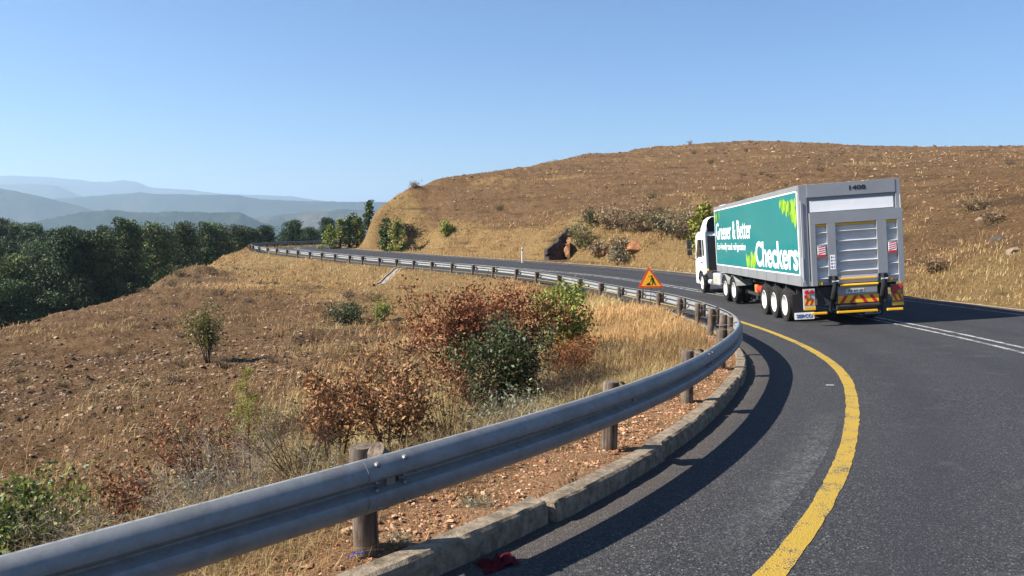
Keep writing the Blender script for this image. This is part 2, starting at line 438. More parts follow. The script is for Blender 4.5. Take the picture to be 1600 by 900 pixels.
def ground_material():
    m, nt, p = new_mat('dry_hillside')
    P = geo_pos(nt); a = nt.nodes.new('ShaderNodeAttribute'); a.attribute_name = 'tint'
    sep = nt.nodes.new('ShaderNodeSeparateColor'); nt.links.new(a.outputs[0], sep.inputs[0])
    big = noise(nt, .09, 6, .62, P); mid = noise(nt, .9, 8, .68, P); fine = noise(nt, 7, 8, .72, P); tiny = noise(nt, 34, 4, .7, P)
    soil = ramp(nt, fine.outputs[0], [(.30, (.040, .023, .012)), (.42, (.130, .072, .033)), (.54, (.205, .122, .058)), (.70, (.31, .21, .112))])
    soil = mixc(nt, ramp(nt, big.outputs[0], [(.42, 0.0), (.62, .75)]), soil, ramp(nt, mid.outputs[0], [(.32, (.075, .043, .021)), (.52, (.18, .099, .045)), (.70, (.28, .185, .095))]))
    straw = ramp(nt, fine.outputs[0], [(.25, (.12, .068, .026)), (.48, (.29, .185, .075)), (.7, (.42, .29, .13))])
    w = nt.nodes.new('ShaderNodeMath'); w.operation = 'ADD'; nt.links.new(sep.outputs[0], w.inputs[0])
    mm = nt.nodes.new('ShaderNodeMath'); mm.operation = 'MULTIPLY_ADD'; mm.inputs[1].default_value = 1.3; mm.inputs[2].default_value = -.65
    nt.links.new(mid.outputs[0], mm.inputs[0]); nt.links.new(mm.outputs[0], w.inputs[1])
    col = mixc(nt, ramp(nt, w.outputs[0], [(.3, 0.0), (.7, .9)]), soil, straw)
    mpz = nt.nodes.new('ShaderNodeMapping'); mpz.inputs['Scale'].default_value = (.16, .16, 1.9); nt.links.new(P, mpz.inputs[0])
    ter = noise(nt, 1.0, 7, .68, mpz.outputs[0])
    col = mixc(nt, ramp(nt, ter.outputs[0], [(.34, .75), (.47, 0.0)]), col, (.075, .046, .026))
    col = mixc(nt, ramp(nt, ter.outputs[0], [(.55, 0.0), (.70, .45)]), col, (.27, .165, .085))
    scr = noise(nt, .035, 7, .7, P)
    col = mixc(nt, ramp(nt, scr.outputs[0], [(.56, 0.0), (.68, .55)]), col, (.10, .072, .04))
    orange = ramp(nt, tiny.outputs[0], [(.3, (.24, .115, .055)), (.5, (.42, .23, .12)), (.72, (.58, .38, .23))])
    col = mixc(nt, sep.outputs[1], col, orange)
    vor = nt.nodes.new('ShaderNodeTexVoronoi'); vor.inputs['Scale'].default_value = 2.6; nt.links.new(P, vor.inputs['Vector'])
    spk = ramp(nt, vor.outputs['Distance'], [(.10, 1.0), (.17, 0.0)])
    pick = ramp(nt, vor.outputs['Color'], [(.62, 0.0), (.66, .8)])
    mu = nt.nodes.new('ShaderNodeMath'); mu.operation = 'MULTIPLY'; nt.links.new(spk, mu.inputs[0]); nt.links.new(pick, mu.inputs[1])
    col = mixc(nt, mu.outputs[0], col, (.27, .17, .10))
    green = ramp(nt, noise(nt, .012, 8, .6, P).outputs[0], [(.35, (.03, .045, .018)), (.5, (.06, .07, .03)), (.62, (.16, .12, .06)), (.75, (.05, .06, .03))])
    col = mixc(nt, sep.outputs[2], col, green)
    nt.links.new(col, p.inputs['Base Color']); p.inputs['Roughness'].default_value = .95; p.inputs['Specular IOR Level'].default_value = .1
    ad = nt.nodes.new('ShaderNodeMath'); ad.operation = 'MULTIPLY_ADD'; ad.inputs[1].default_value = .5
    nt.links.new(tiny.outputs[0], ad.inputs[0]); nt.links.new(fine.outputs[0], ad.inputs[2])
    bump(nt, p, ad.outputs[0], 1.0, .28)
    return m
g_ob = np_mesh('ground', V, [quads, tris], ground_material(), col=cv, smooth=True)
tag(g_ob, kind='structure')

# ------------------------------------------------------------------ far hills and the haze between them
def hill_mat(name, stops, scale):
    m, nt, p = new_mat(name); n = noise(nt, scale, 8, .62, geo_pos(nt))
    nt.links.new(ramp(nt, n.outputs[0], stops), p.inputs['Base Color']); p.inputs['Roughness'].default_value = 1; p.inputs['Specular IOR Level'].default_value = 0
    return m
M_ridge = hill_mat('far_ridge', [(.35, (.022, .030, .026)), (.55, (.035, .045, .036)), (.7, (.07, .066, .048))], .002)
M_wood = hill_mat('wooded_ridge', [(.35, (.010, .017, .012)), (.55, (.022, .032, .02)), (.75, (.05, .055, .032))], .012)
M_field = hill_mat('field_ridge', [(.38, (.025, .035, .022)), (.5, (.06, .058, .038)), (.6, (.10, .08, .055)), (.72, (.035, .045, .026))], .006)
HILLS = [
    (8600, 1300, M_ridge, [(-300, 290), (-150, 281), (0, 275), (89, 277.5), (148, 284), (178, 285.5), (198, 282), (210, 284), (220, 283.5), (240, 293), (309, 298), (361, 304), (447, 306), (492, 313), (560, 320), (700, 333), (1000, 345)], .0022),
    (6700, 1000, M_ridge, [(-400, 290), (-120, 295), (0, 289.5), (52, 288), (96, 291), (127, 304), (180, 318), (260, 340), (400, 352)], .003),
    (4600, 800, M_ridge, [(-200, 345), (0, 335), (86, 311), (155, 306.5), (227, 302), (275, 305), (378, 306.5), (395, 310), (481, 315), (550, 315), (640, 318), (760, 330), (1000, 342)], .003),
    (3600, 700, M_ridge, [(-500, 285), (-200, 284), (-60, 290), (0, 295), (69, 308), (138, 324), (165, 334), (220, 349), (400, 360)], .003),
    (3100, 420, M_field, [(300, 352), (400, 341), (447, 336), (509, 328.5), (560, 326), (620, 332), (700, 340), (900, 348)], .006),
    (2500, 360, M_wood, [(-100, 352), (60, 346), (113, 336), (172, 329), (223, 332), (309, 331), (378, 332.5), (398, 341), (420, 352), (520, 360)], .004),
]
for k, (D, wd, mt, prof, rough) in enumerate(HILLS):
    pxs = np.linspace(prof[0][0], prof[-1][0], 420)
    top = np.interp(pxs, [q[0] for q in prof], [q[1] for q in prof]); top = gsm(top, 1.6)
    zt = (HZ - top) / F * D
    xs = (pxs - 800) / F * D / math.cos(PITCH)
    tt = np.linspace(-1, 1, 61); rows = []
    for t in tt:
        prof_h = np.cos(t * math.pi / 2) ** 2
        zb = -190.0
        bumpy = fbm(xs / (wd * .35) + 3, np.full_like(xs, t * 2.4), 60 + k, 4) * (zt - zb) * .16 * (abs(t) * (1 - abs(t)) * 4)
        Yr = np.full_like(xs, D) + t * wd; Xr = xs * (1 + t * wd / D)
        bumpy = bumpy + (fbm(Xr / (D * .02), Yr / (D * .02), 40 + k, 5, .6) * D * rough * .4 + vnoise(Xr / (D * .0045), Yr / (D * .0045), 77 + k) * D * rough * (.5 if mt is M_wood else .12)) * prof_h ** .5
        rows.append(np.stack([Xr, Yr, zb + (zt - zb) * prof_h + bumpy], 1))
    Vh = np.concatenate(rows); n = len(xs)
    ii = np.arange((len(tt) - 1) * n).reshape(-1, n)[:, :-1].ravel()
    np_mesh('hills', Vh, np.stack([ii, ii + 1, ii + n + 1, ii + n], 1), mt, smooth=True)['kind'] = 'structure'
hz = MB(); hz.box((-14000, -9000, -215), (14000, 15500, 545))
hm = bpy.data.materials.new('haze'); hm.use_nodes = True; hn = hm.node_tree
hn.nodes.remove(hn.nodes['Principled BSDF']); pv = hn.nodes.new('ShaderNodeVolumePrincipled')
pv.inputs['Color'].default_value = (.58, .79, 1.0, 1); pv.inputs['Density'].default_value = 1.45e-4; pv.inputs['Anisotropy'].default_value = .2
hn.links.new(pv.outputs[0], hn.nodes['Material Output'].inputs['Volume'])
tag(hz.build('haze', hm), kind='stuff')

# ------------------------------------------------------------------ road, markings, kerb
def ribbon(name, o0, o1, s0, s1, dz, mats, nacross=2, jit=0.0, seed=1, surf='road', step=STEP, drift=0.0):
    ss = np.arange(s0, s1, step); k = np.clip(ss / STEP, 0, len(C) - 1)
    g = lambda A: np.stack([np.interp(k, np.arange(len(C)), A[:, j]) for j in range(A.shape[1])], 1)
    c, n = g(C), g(N); z = np.interp(k, np.arange(len(C)), ZR)
    V = []
    for j in range(nacross):
        t = j / (nacross - 1); o = o0 + (o1 - o0) * t
        oo = o + (fbm(ss / .12, ss * 0 + j, seed, 3) * jit if jit and j in (0, nacross - 1) else 0 * ss)
        oo = oo + drift * (1 - sstep(s_at_px(900, 3.6), s_at_px(1130, 9.0), ss)) if drift else oo
        V.append(np.concatenate([c + n * oo[:, None], (zroad(z, oo) + dz)[:, None]], 1))
    V = np.concatenate(V); m = len(ss); oc = np.repeat(np.linspace(o0, o1, nacross), m)[:, None] / 10 * np.ones((1, 3))
    ii = np.concatenate([np.arange(m - 1) + j * m for j in range(nacross - 1)])
    return np_mesh(name, V, np.stack([ii, ii + m, ii + m + 1, ii + 1], 1), mats, smooth=True, col=oc)
def asphalt_material():
    m, nt, p = new_mat('asphalt'); P = geo_pos(nt)
    ag = noise(nt, 75, 3, .6, P); agb = nt.nodes.new('ShaderNodeTexVoronoi'); agb.inputs['Scale'].default_value = 85; nt.links.new(P, agb.inputs['Vector'])
    c = ramp(nt, agb.outputs['Color'], [(.2, (.018, .0185, .020)), (.6, (.039, .0395, .043)), (.82, (.070, .070, .073)), (.97, (.19, .18, .17))])
    big = noise(nt, .35, 6, .6, P); c = mixc(nt, ramp(nt, big.outputs[0], [(.35, .0), (.7, .55)]), c, (.044, .044, .048))
    at_ = nt.nodes.new('ShaderNodeAttribute'); at_.attribute_name = 'tint'; sx = nt.nodes.new('ShaderNodeSeparateColor'); nt.links.new(at_.outputs[0], sx.inputs[0])
    wob = noise(nt, .5, 4, .6, P); wa = nt.nodes.new('ShaderNodeMath'); wa.operation = 'MULTIPLY_ADD'; wa.inputs[1].default_value = .05; nt.links.new(wob.outputs[0], wa.inputs[0]); nt.links.new(sx.outputs[0], wa.inputs[2])
    trk = ramp(nt, wa.outputs[0], [(.02, .0), (.2, 0.0), (.25, .5), (.30, 0.0), (.37, 0.0), (.42, .5), (.47, .0), (.60, 0.0), (.65, .5), (.70, .0), (.78, 0.0), (.83, .5), (.88, .0)])
    c = mixc(nt, trk, c, (.030, .030, .034))
    dust = ramp(nt, wa.outputs[0], [(.045, .3), (.07, .1), (.12, 0.0), (.95, 0.0), (.99, .5)])
    c = mixc(nt, dust, c, (.13, .10, .075))
    oil = noise(nt, .8, 7, .75, P); c = mixc(nt, ramp(nt, oil.outputs[0], [(.60, 0.0), (.74, .55)]), c, (.018, .018, .02))
    st = noise(nt, 1.9, 8, .7, P); c = mixc(nt, ramp(nt, st.outputs[0], [(.56, 0.0), (.72, .3)]), c, (.11, .105, .10))
    nt.links.new(c, p.inputs['Base Color']); p.inputs['Roughness'].default_value = .85; p.inputs['Specular IOR Level'].default_value = .16
    bump(nt, p, agb.outputs['Distance'], .8, .006)
    return m
M_asph = asphalt_material()
def paint_material(name, c, wear):
    m, nt, p = new_mat(name); P = geo_pos(nt)
    v = nt.nodes.new('ShaderNodeTexVoronoi'); v.inputs['Scale'].default_value = 85; nt.links.new(P, v.inputs['Vector'])
    w = noise(nt, 3.5, 8, .75, P)
    ad = nt.nodes.new('ShaderNodeMath'); ad.operation = 'MULTIPLY_ADD'; ad.inputs[1].default_value = .35
    nt.links.new(v.outputs['Distance'], ad.inputs[0]); nt.links.new(w.outputs[0], ad.inputs[2])
    pc = ramp(nt, w.outputs[0], [(.3, tuple(x * .78 for x in c)), (.7, c)])
    col = mixc(nt, ramp(nt, ad.outputs[0], [(wear, 0.0), (wear + .10, 1.0)]), pc, (.06, .058, .055))
    nt.links.new(col, p.inputs['Base Color']); p.inputs['Roughness'].default_value = .75
    bump(nt, p, v.outputs['Distance'], .8, .005)
    return m
M_yel = paint_material('yellow_road_paint', (.40, .255, .025), .74)
M_wht = paint_material('white_road_paint', (.46, .455, .44), .64)
M_wht2 = paint_material('faded_white_paint', (.40, .39, .37), .58)
SE = S[-1] - .3
tag(ribbon('road', .02, ROAD_W, 0, SE, 0, M_asph, 34), kind='structure')
tag(ribbon('road_edge_line', 1.44, 1.59, 0, SE, .004, M_yel, 2, .012, 3, step=.05, drift=.09), kind='structure')
tag(ribbon('road_centre_line', 4.93, 5.03, 0, SE, .004, M_wht, 2, .012, 5, step=.1), kind='structure')
tag(ribbon('road_centre_line', 5.27, 5.37, 0, SE, .004, M_wht, 2, .012, 6, step=.1), kind='structure')
tag(ribbon('road_edge_line', 8.85, 8.97, 0, SE, .004, M_wht2, 2, .012, 7, step=.1), kind='structure')
# gravel shoulder beyond the far lane
M_grav = simple('gravel', (.30, .25, .20), .95, 0, .45, 60, .01)
tag(ribbon('road_shoulder', ROAD_W - .25, 10.9, 0, SE, -.012, simple('sandy_gravel', (.33, .245, .15), .95, 0, .45, 25, .012), 5, .25, 9), kind='structure')
# scuffed pale patch of old paint beside the yellow line
def scuff():
    m, nt, p = new_mat('scuffed_asphalt'); P = geo_pos(nt)
    v = nt.nodes.new('ShaderNodeTexVoronoi'); v.inputs['Scale'].default_value = 80; nt.links.new(P, v.inputs['Vector'])
    n = noise(nt, 9, 8, .8, P)
    c = ramp(nt, v.outputs['Color'], [(.3, (.05, .05, .055)), (.75, (.15, .15, .145)), (.95, (.26, .25, .24))])
    a = nt.nodes.new('ShaderNodeAttribute'); a.attribute_name = 'tint'
    mul = nt.nodes.new('ShaderNodeMath'); mul.operation = 'MULTIPLY'; nt.links.new(a.outputs[2], mul.inputs[0]); nt.links.new(ramp(nt, n.outputs[0], [(.38, 0.0), (.55, 1.0)]), mul.inputs[1])
    nt.links.new(c, p.inputs['Base Color']); nt.links.new(mul.outputs[0], p.inputs['Alpha']); p.inputs['Roughness'].default_value = .85
    return m
s_a, s_b = s_at_px(850, 5.0), s_at_px(1140, 9.6)
ss = np.linspace(s_a, s_b, 60); oo = np.linspace(.95, 1.37, 9); Vs, cs = [], []
for s in ss:
    for o in oo:
        Vs.append(rp(s, o, .003, 'road')); u = (s - s_a) / (s_b - s_a)
        w = .62 * max(0, 1 - abs(u * 2 - 1) ** 2) * sstep(.95, 1.2, o); cs.append((w, w, w))
ii = (np.arange(59)[:, None] * 9 + np.arange(8)[None]).ravel()
tag(np_mesh('road_patch', np.array(Vs), np.stack([ii, ii + 1, ii + 10, ii + 9], 1), scuff(), col=np.array(cs)), kind='structure')

# kerb: cast concrete in lengths, chipped, one joint stepped
M_conc = simple('weathered_concrete', (.225, .18, .13), .95, 0, .45, 14, .03, ((.075, .058, .04), .9))
s_k0, s_k1 = 0.0, s_at_px(1048, 25.8)
s_step = s_at_px(862, 5.32)
kv, kf = [], []
cuts = [s_k0, s_step - 4.6, s_step - 1.95, s_step]
while cuts[-1] < s_k1: cuts.append(cuts[-1] + 2.0 + .3 * rng.random())
for a, b in zip(cuts[:-1], cuts[1:]):
    sh = float(rng.normal(0, .012)) + (.03 if a >= s_step and a < s_step + .1 else 0) - (.03 if b == s_step else 0); up = float(rng.normal(0, .008))
    q = np.arange(a + .012, b - .012, .05); prof = [(-.10, -.32), (-.10, .0), (-.085, .008), (.03, .008), (.05, -.008), (.062, -.06), (.075, -.32)]
    base = len(kv)
    for s in q:
        e = min(s - a, b - s); chip = max(0, .05 - e) * .6 * rng.random()
        for j, (o, z) in enumerate(prof):
            jo = float(vnoise(np.array([s / .13]), np.array([j * 3.1]), 4)[0]) * .016; jz = float(vnoise(np.array([s / .1]), np.array([j * 1.7 + 9]), 8)[0]) * .013
            big = max(0, float(vnoise(np.array([s / .3]), np.array([2.5]), 15)[0]) - .22) * .16 if j in (3, 4) else 0
            w = 1 if j not in (0, 6) else .3
            kv.append(rp(s, o + sh + jo * w - (chip if j in (4, 5) else 0) - big, z + up + jz * w - (chip if j in (2, 3, 4) else 0) - big))
    m = len(prof); nq = len(q)
    for i in range(nq - 1):
        for j in range(m - 1): kf.append((base + i * m + j, base + i * m + j + 1, base + (i + 1) * m + j + 1, base + (i + 1) * m + j))
    kf += [tuple(base + j for j in range(m)), tuple(base + (nq - 1) * m + j for j in range(m - 1, -1, -1))]
me = bpy.data.meshes.new('kerb'); me.from_pydata([tuple(v) for v in kv], [], kf); me.update()
bm = bmesh.new(); bm.from_mesh(me); bmesh.ops.recalc_face_normals(bm, faces=bm.faces); bm.to_mesh(me); bm.free()
tag(link_mesh('kerb', me, M_conc), kind='structure')

# ------------------------------------------------------------------ guard rail: W-beam lengths, round timber posts with spacer blocks
def galv():
    m, nt, p = new_mat('galvanised_steel'); P = obj_pos(nt)
    n = noise(nt, 3, 8, .7, P); n2 = noise(nt, 40, 3, .6, P)
    nt.links.new(ramp(nt, n.outputs[0], [(.3, (.14, .145, .15)), (.48, (.235, .24, .24)), (.60, (.18, .18, .175)), (.75, (.29, .285, .27))]), p.inputs['Base Color'])
    p.inputs['Metallic'].default_value = .12
    nt.links.new(ramp(nt, n2.outputs[0], [(.3, .52), (.7, .68)]), p.inputs['Roughness'])
    bump(nt, p, n.outputs[0], .08, .01)
    return m
M_galv = galv()
def timber():
    m, nt, p = new_mat('weathered_timber'); P = obj_pos(nt)
    mp = nt.nodes.new('ShaderNodeMapping'); mp.inputs['Scale'].default_value = (34, 34, 2.6); nt.links.new(P, mp.inputs[0])
    n = noise(nt, 1.0, 8, .65, mp.outputs[0]); n2 = noise(nt, 5, 4, .6, P)
    c = ramp(nt, n.outputs[0], [(.36, (.022, .014, .010)), (.47, (.075, .048, .031)), (.58, (.135, .095, .064)), (.70, (.20, .15, .108))])
    c = mixc(nt, ramp(nt, n2.outputs[0], [(.45, 0.0), (.7, .45)]), c, (.19, .165, .14))
    nt.links.new(c, p.inputs['Base Color']); p.inputs['Roughness'].default_value = .9
    bump(nt, p, n.outputs[0], .6, .012); return m
M_timb = timber()
M_dark = simple('dark_steel', (.03, .03, .033), .5, .4, .2, 9)
M_bolt = simple('bolt_steel', (.24, .24, .23), .5, .7, .2, 30)
M_reflector = simple('dull_reflector', (.22, .20, .17), .4, 0, .15, 30)
rail = empty('guard_rail', tuple(rp(s_at_px(600, 4.0), 0)))
tag(rail, 'long galvanised steel crash barrier on timber posts curving along the kerb', 'guard rail')
RTOP, WH = .625, .312
WPROF = [(.0, .300), (.006, .309), (.020, .309), (.040, .296), (.062, .273), (.077, .248), (.083, .222), (.080, .204), (.070, .192), (.028, .174), (.012, .164), (.008, .156)]
WP = [(d, .312 - h) for d, h in WPROF] + WPROF[-2::-1]
TH = .004
def par(o, root=rail):
    o.parent = root; o.matrix_parent_inverse = Matrix.Translation(-Vector(root.location)) ; return o
def beam(s0, s1, lift=0.0):
    q = np.arange(s0, s1 + .001, .15 if s0 < 40 else .4); V, Fq = [], []; m = len(WP)
    for s in q:
        for side in (0, 1):
            for (d, h) in WP:
                V.append(rp(s, d - .075 + lift - side * TH, RTOP - WH + h))
    for i in range(len(q) - 1):
        a, b = i * 2 * m, (i + 1) * 2 * m
        for j in range(m - 1):
            Fq += [(a + j, a + j + 1, b + j + 1, b + j), (a + m + j + 1, a + m + j, b + m + j, b + m + j + 1)]
        Fq += [(a, b, b + m, a + m), (a + m - 1, a + 2 * m - 1, b + 2 * m - 1, b + m - 1)]
    e = (len(q) - 1) * 2 * m
    for j in range(m - 1): Fq += [(j + 1, j, m + j, m + j + 1), (e + j, e + j + 1, e + m + j + 1, e + m + j)]
    me = bpy.data.meshes.new('beam'); me.from_pydata([tuple(v) for v in V], [], Fq); me.update()
    for p in me.polygons: p.use_smooth = True
    try: me.set_sharp_from_angle(angle=R(24))
    except Exception: pass
    o = link_mesh('beam', me, M_galv); par(o); return o
# posts: where the photo shows them
post_s = [s_at_px(588, 4.15) - 4.3, s_at_px(588, 4.15) - 2.2]
for q in [(610, 888, 4.1), (1005, 705, 6.65), (1112, 640, 8.95), (1152, 560, 11.6), (1150, 540, 14.6), (1134, 518, 17.4)] + RAILPX[10:]:
    post_s.append(s_at_px(q[0], q[2]))
post_s = sorted(post_s)
last = post_s[-1]
while last < SE - 34: last += 2.6; post_s.append(last)
s_p1 = s_at_px(610, 4.1)
splices = [s for s in post_s if s > s_p1 - .01][0::2]
bs = [0.3] + [s + .12 for s in splices]
for k, (a, b) in enumerate(zip(bs[:-1], bs[1:])):
    beam(a - (.3 if k else 0), b, .0045 * (k % 2))
def bolt(mb, s, d, z, r, n=8):
    c = rp(s, d, z); _, t, nn, _ = frame(s)
    a = Vector((nn[0], nn[1], 0)); mb.tube([c - a * .01, c + a * r * .55, c + a * r * .9], [r, r * .85, r * .35], n)
for s in splices[:5]:
    for ds in (-.11, .11 if s < 12 else .08):
        for d, h in ((.055, .279), (.055, .036), (.045, .180), (.045, .132)): mb = MB(); bolt(mb, s + ds, d - .075 + .008, RTOP - WH + h, .017); par(mb.build('bolt', M_bolt))
for i, s in enumerate(post_s):
    c, t, n, z = frame(s)
    near = c[1] < 30
    pr = .074 if near else .075
    top = (.61 if c[1] < 5 else .615) + float(rng.normal(0, .012)); tilt = rng.normal(0, .012, 2)
    mb = MB(); p0 = rp(s, -.285); k = 14 if near else 8
    tp = p0 + Vector((tilt[0], tilt[1], top))
    mb.tube([p0 + Vector((0, 0, -.45)), p0, p0 + (tp - p0) * .96, tp], [pr, pr, pr * .99, pr * .9], k)
    po = mb.build('post', M_timb, smooth=True); par(po)
    mb = MB(); b0 = rp(s, -.150)
    bt = top - (.0 if i % 3 else .02); zb = RTOP - WH - (.02 if near else .02)
    mb.tube([b0 + Vector((0, 0, zb)), b0 + Vector((0, 0, bt - .02)), b0 + Vector((tilt[0], tilt[1], bt))], [pr * .86, pr * .86, pr * .78], k)
    par(mb.build('spacer_block', M_timb, smooth=True))
    if near:
        mb = MB(); fz = RTOP - WH / 2; f0 = rp(s, -.075 + .014, fz); a = Vector((n[0], n[1], 0)); tt_ = Vector((t[0], t[1], 0)); u = Vector((0, 0, 1))
        def plate(c0, w, h, d, mi):
            mb.add([c0 + tt_ * x * w + u * y * h + a * zz * d for zz in (0, 1) for x, y in ((-1, -1), (1, -1), (1, 1), (-1, 1))],
                   [(0, 1, 2, 3), (4, 5, 6, 7), (0, 1, 5, 4), (1, 2, 6, 5), (2, 3, 7, 6), (3, 0, 4, 7)], mi)
        plate(f0 + tt_ * .0, .03, .032, .022, 0); plate(f0 + tt_ * .046, .014, .034, .012, 1)
        par(mb.build('reflector_bracket', [M_reflector, M_dark]))
    if c[1] < 34 and c[1] > 10:
        mb = MB(); ang = [2 * math.pi * k / 16 for k in range(17)]
        cc = rp(s, -.22); a = Vector((n[0], n[1], 0)); tt_ = Vector((t[0], t[1], 0))
        mb.tube([cc + a * math.cos(q) * .172 + tt_ * math.sin(q) * .09 + Vector((0, 0, .46 + .02 * math.cos(q))) for q in ang], .005, 5)
        par(mb.build('binding_wire', M_galv))
for s in [q for q in post_s if 2.5 < frame(q)[0][1] < 18]:
    for ds, h in ((-.10, .215), (.10, .10)):
        mb = MB(); bolt(mb, s + ds, .004, RTOP - WH + h, .011); par(mb.build('bolt', M_bolt))
# free bolt holes on the near beam
for px, Y in ((676, 4.2), (880, 5.3)):
    mb = MB(); s = s_at_px(px, Y); bolt(mb, s, -.075 + .012, RTOP - WH / 2 + .01, .013); par(mb.build('bolt', M_bolt))

# ------------------------------------------------------------------ foliage builders
def leaf_cards(cen, size, asp, pal, up=.3, jit=.25, fold=0.0, seed=0, out=None):
    """diamond leaves at cen (n,3); pal list of colours; returns V, F, col"""
    r = np.random.default_rng(seed); n = len(cen)
    d = r.normal(size=(n, 3)); d[:, 2] += up
    if out is not None: d += out
    d /= np.linalg.norm(d, axis=1)[:, None]
    q = r.normal(size=(n, 3)); w = np.cross(d, q); w /= np.linalg.norm(w, axis=1)[:, None] + 1e-9
    L_ = (size * (1 + r.uniform(-jit, jit, n)))[:, None]; Wd = L_ * asp
    b, t = cen, cen + d * L_; mdl = cen + d * L_ * .45
    V = np.stack([b, mdl + w * Wd / 2, t, mdl - w * Wd / 2], 1).reshape(-1, 3)
    Fq = np.arange(n * 4).reshape(n, 4)
    pal = np.array(pal); pc = pal[r.integers(0, len(pal), n)] * r.uniform(.75, 1.25, n)[:, None]
    return V, Fq, np.repeat(pc, 4, axis=0)
def curve_pts(p0, d0, ln, n, wob, rise, r):
    p, d = np.array(p0, float), np.array(d0, float); out = [p.copy()]
    for _ in range(n):
        d = d + r.normal(0, wob, 3); d[2] += rise; d /= np.linalg.norm(d); p = p + d * ln / n; out.append(p.copy())
    return out
def shrub_branches(r, height, spread, nstem, nsub, rad0, wob=.18, rise=.06, lean=.7, first=.3):
    """returns MB with stems and the tips list (points along fine twigs)"""
    mb = MB(); tips = []
    for k in range(nstem):
        az = 2 * math.pi * (k + r.uniform(0, .8)) / nstem; ln = height * r.uniform(.75, 1.05)
        d = np.array([math.cos(az) * lean * spread / height, math.sin(az) * lean * spread / height, 1.0]); d /= np.linalg.norm(d)
        st = curve_pts(np.array([math.cos(az), math.sin(az), 0]) * rad0 * 1.5 - np.array([0, 0, .08]), d, ln, 7, wob * .5, rise, r)
        mb.tube(st, [rad0 * (1 - .8 * i / 7) for i in range(8)], 6)
        for j in range(nsub):
            i = r.integers(int(7 * first), 7); az2 = r.uniform(0, 2 * math.pi)
            d2 = np.array([math.cos(az2), math.sin(az2), r.uniform(.1, .9)]); d2 /= np.linalg.norm(d2)
            sb = curve_pts(st[i], d2, spread * r.uniform(.35, .75), 5, wob, rise, r)
            mb.tube(sb, [rad0 * .42 * (1 - .16 * q) for q in range(6)], 4, cap=False)
            for q in (2, 3, 4, 5):
                tips.append(sb[q])
                d3 = r.normal(size=3); d3[2] += .4; d3 /= np.linalg.norm(d3)
                tw = curve_pts(sb[q], d3, spread * r.uniform(.12, .28), 3, wob, rise, r)
                mb.tube(tw, [rad0 * .16, rad0 * .12, rad0 * .1, rad0 * .06], 3, cap=False); tips += [tw[1], tw[2], tw[3]]
        tips.append(st[-1]); tips.append(st[-2])
    return mb, np.array(tips)
M_leafy = tinted('shrub_leaves', .55, .22, .4)
M_dryleaf = tinted('dry_leaves', .75, .15, .2)
M_needle = tinted('pine_needles', .6, .06, .25)
M_bark = simple('shrub_bark', (.075, .055, .042), .9, 0, .35, 20, .004)
M_twig = simple('grey_twigs', (.26, .215, .17), .9, 0, .3, 10)
M_twigd = simple('dark_twigs', (.07, .045, .032), .9, 0, .3, 10)
RUST = [(.20, .065, .028), (.28, .10, .04), (.34, .15, .065), (.15, .045, .022), (.38, .20, .10), (.23, .075, .03)]
COPPER = [(.22, .095, .04), (.30, .15, .065), (.36, .19, .085), (.16, .065, .03), (.42, .25, .12)]
DKGREEN = [(.035, .055, .018), (.05, .075, .02), (.028, .045, .016), (.07, .095, .03), (.10, .12, .035)]
LIME = [(.16, .20, .03), (.22, .25, .04), (.12, .17, .03), (.28, .27, .05)]
OLIVE = [(.14, .13, .035), (.19, .165, .04), (.10, .10, .03), (.22, .18, .06)]
MIDGREEN = [(.07, .11, .025), (.11, .155, .03), (.05, .085, .02), (.17, .20, .045)]
GREYGREEN = [(.17, .18, .10), (.23, .23, .14), (.13, .14, .075), (.28, .26, .16)]
def shrub(name, label, cat, base, height, spread, nstem, nsub, rad0, leaves, lsize, pal, seed, mat=M_leafy, asp=.5, clump=.06, bark=M_bark, squash=1.0, pal_fn=None, lean=.7, first=.3, group=None, wob=.18):
    r = np.random.default_rng(seed)
    t = empty(name, base); tag(t, label, cat, group)
    mb, tips = shrub_branches(r, height, spread, nstem, nsub, rad0, lean=lean, first=first, wob=wob)
    mb.build('branches', bark, t)
    if leaves:
        c = tips[r.integers(0, len(tips), leaves)] + r.normal(0, clump, (leaves, 3)); c[:, 2] = np.maximum(c[:, 2], .03)
        g = vnoise(c[:, 0] / (spread * .33) + c[:, 2] * 1.3 / spread, c[:, 1] / (spread * .33) - c[:, 2] * 2.1 / spread, seed + 400)
        c = c[r.random(leaves) < np.clip(.74 + g * 1.7, .2, 1)]
        V, Fq, cl = leaf_cards(c, lsize, asp, pal, .25, .5, seed=seed)
        if pal_fn is not None: cl = pal_fn(V, cl, r)
        np_mesh('foliage', V, Fq, mat, t, col=cl)
    return t
def gbase(px, py, Y=None, sink=.04):
    if Y is None: p = ghit(px, py)
    else: q = at(px, py, Y); p = Vector((q[0], Y, gz(q[0], Y)))
    p.z -= sink; return tuple(p)

# ------------------------------------------------------------------ shrubs on the slope below the rail
b = gbase(752, 600, 12.6); print('big shrub base', b)
shrub('leafy_shrub', 'large rounded shrub of russet red leaves, biggest on the slope', 'shrub', b, 2.3, .95, 11, 16, .026, 34000, .054, [tuple(c * .9 for c in q) for q in RUST], 1, M_dryleaf, .5, .09, lean=.9)
b2 = gbase(788, 640, 11.2)
shrub('leafy_shrub', 'dark green shrub growing against the right side of the big russet shrub', 'shrub', b2, 1.5, .68, 10, 16, .024, 22000, .052, DKGREEN + [(.10, .06, .025)], 2, M_leafy, .5, .08, lean=.9)
b3 = gbase(612, 690, 8.4)
shrub('leafy_shrub', 'brown copper-leaved bush with bare dark stems behind the nearest timber post', 'shrub', b3, 1.55, .62, 6, 13, .02, 6400, .046, COPPER, 3, M_dryleaf, .5, .05, lean=.5, first=.5)
b3 = gbase(520, 690, 9.0)
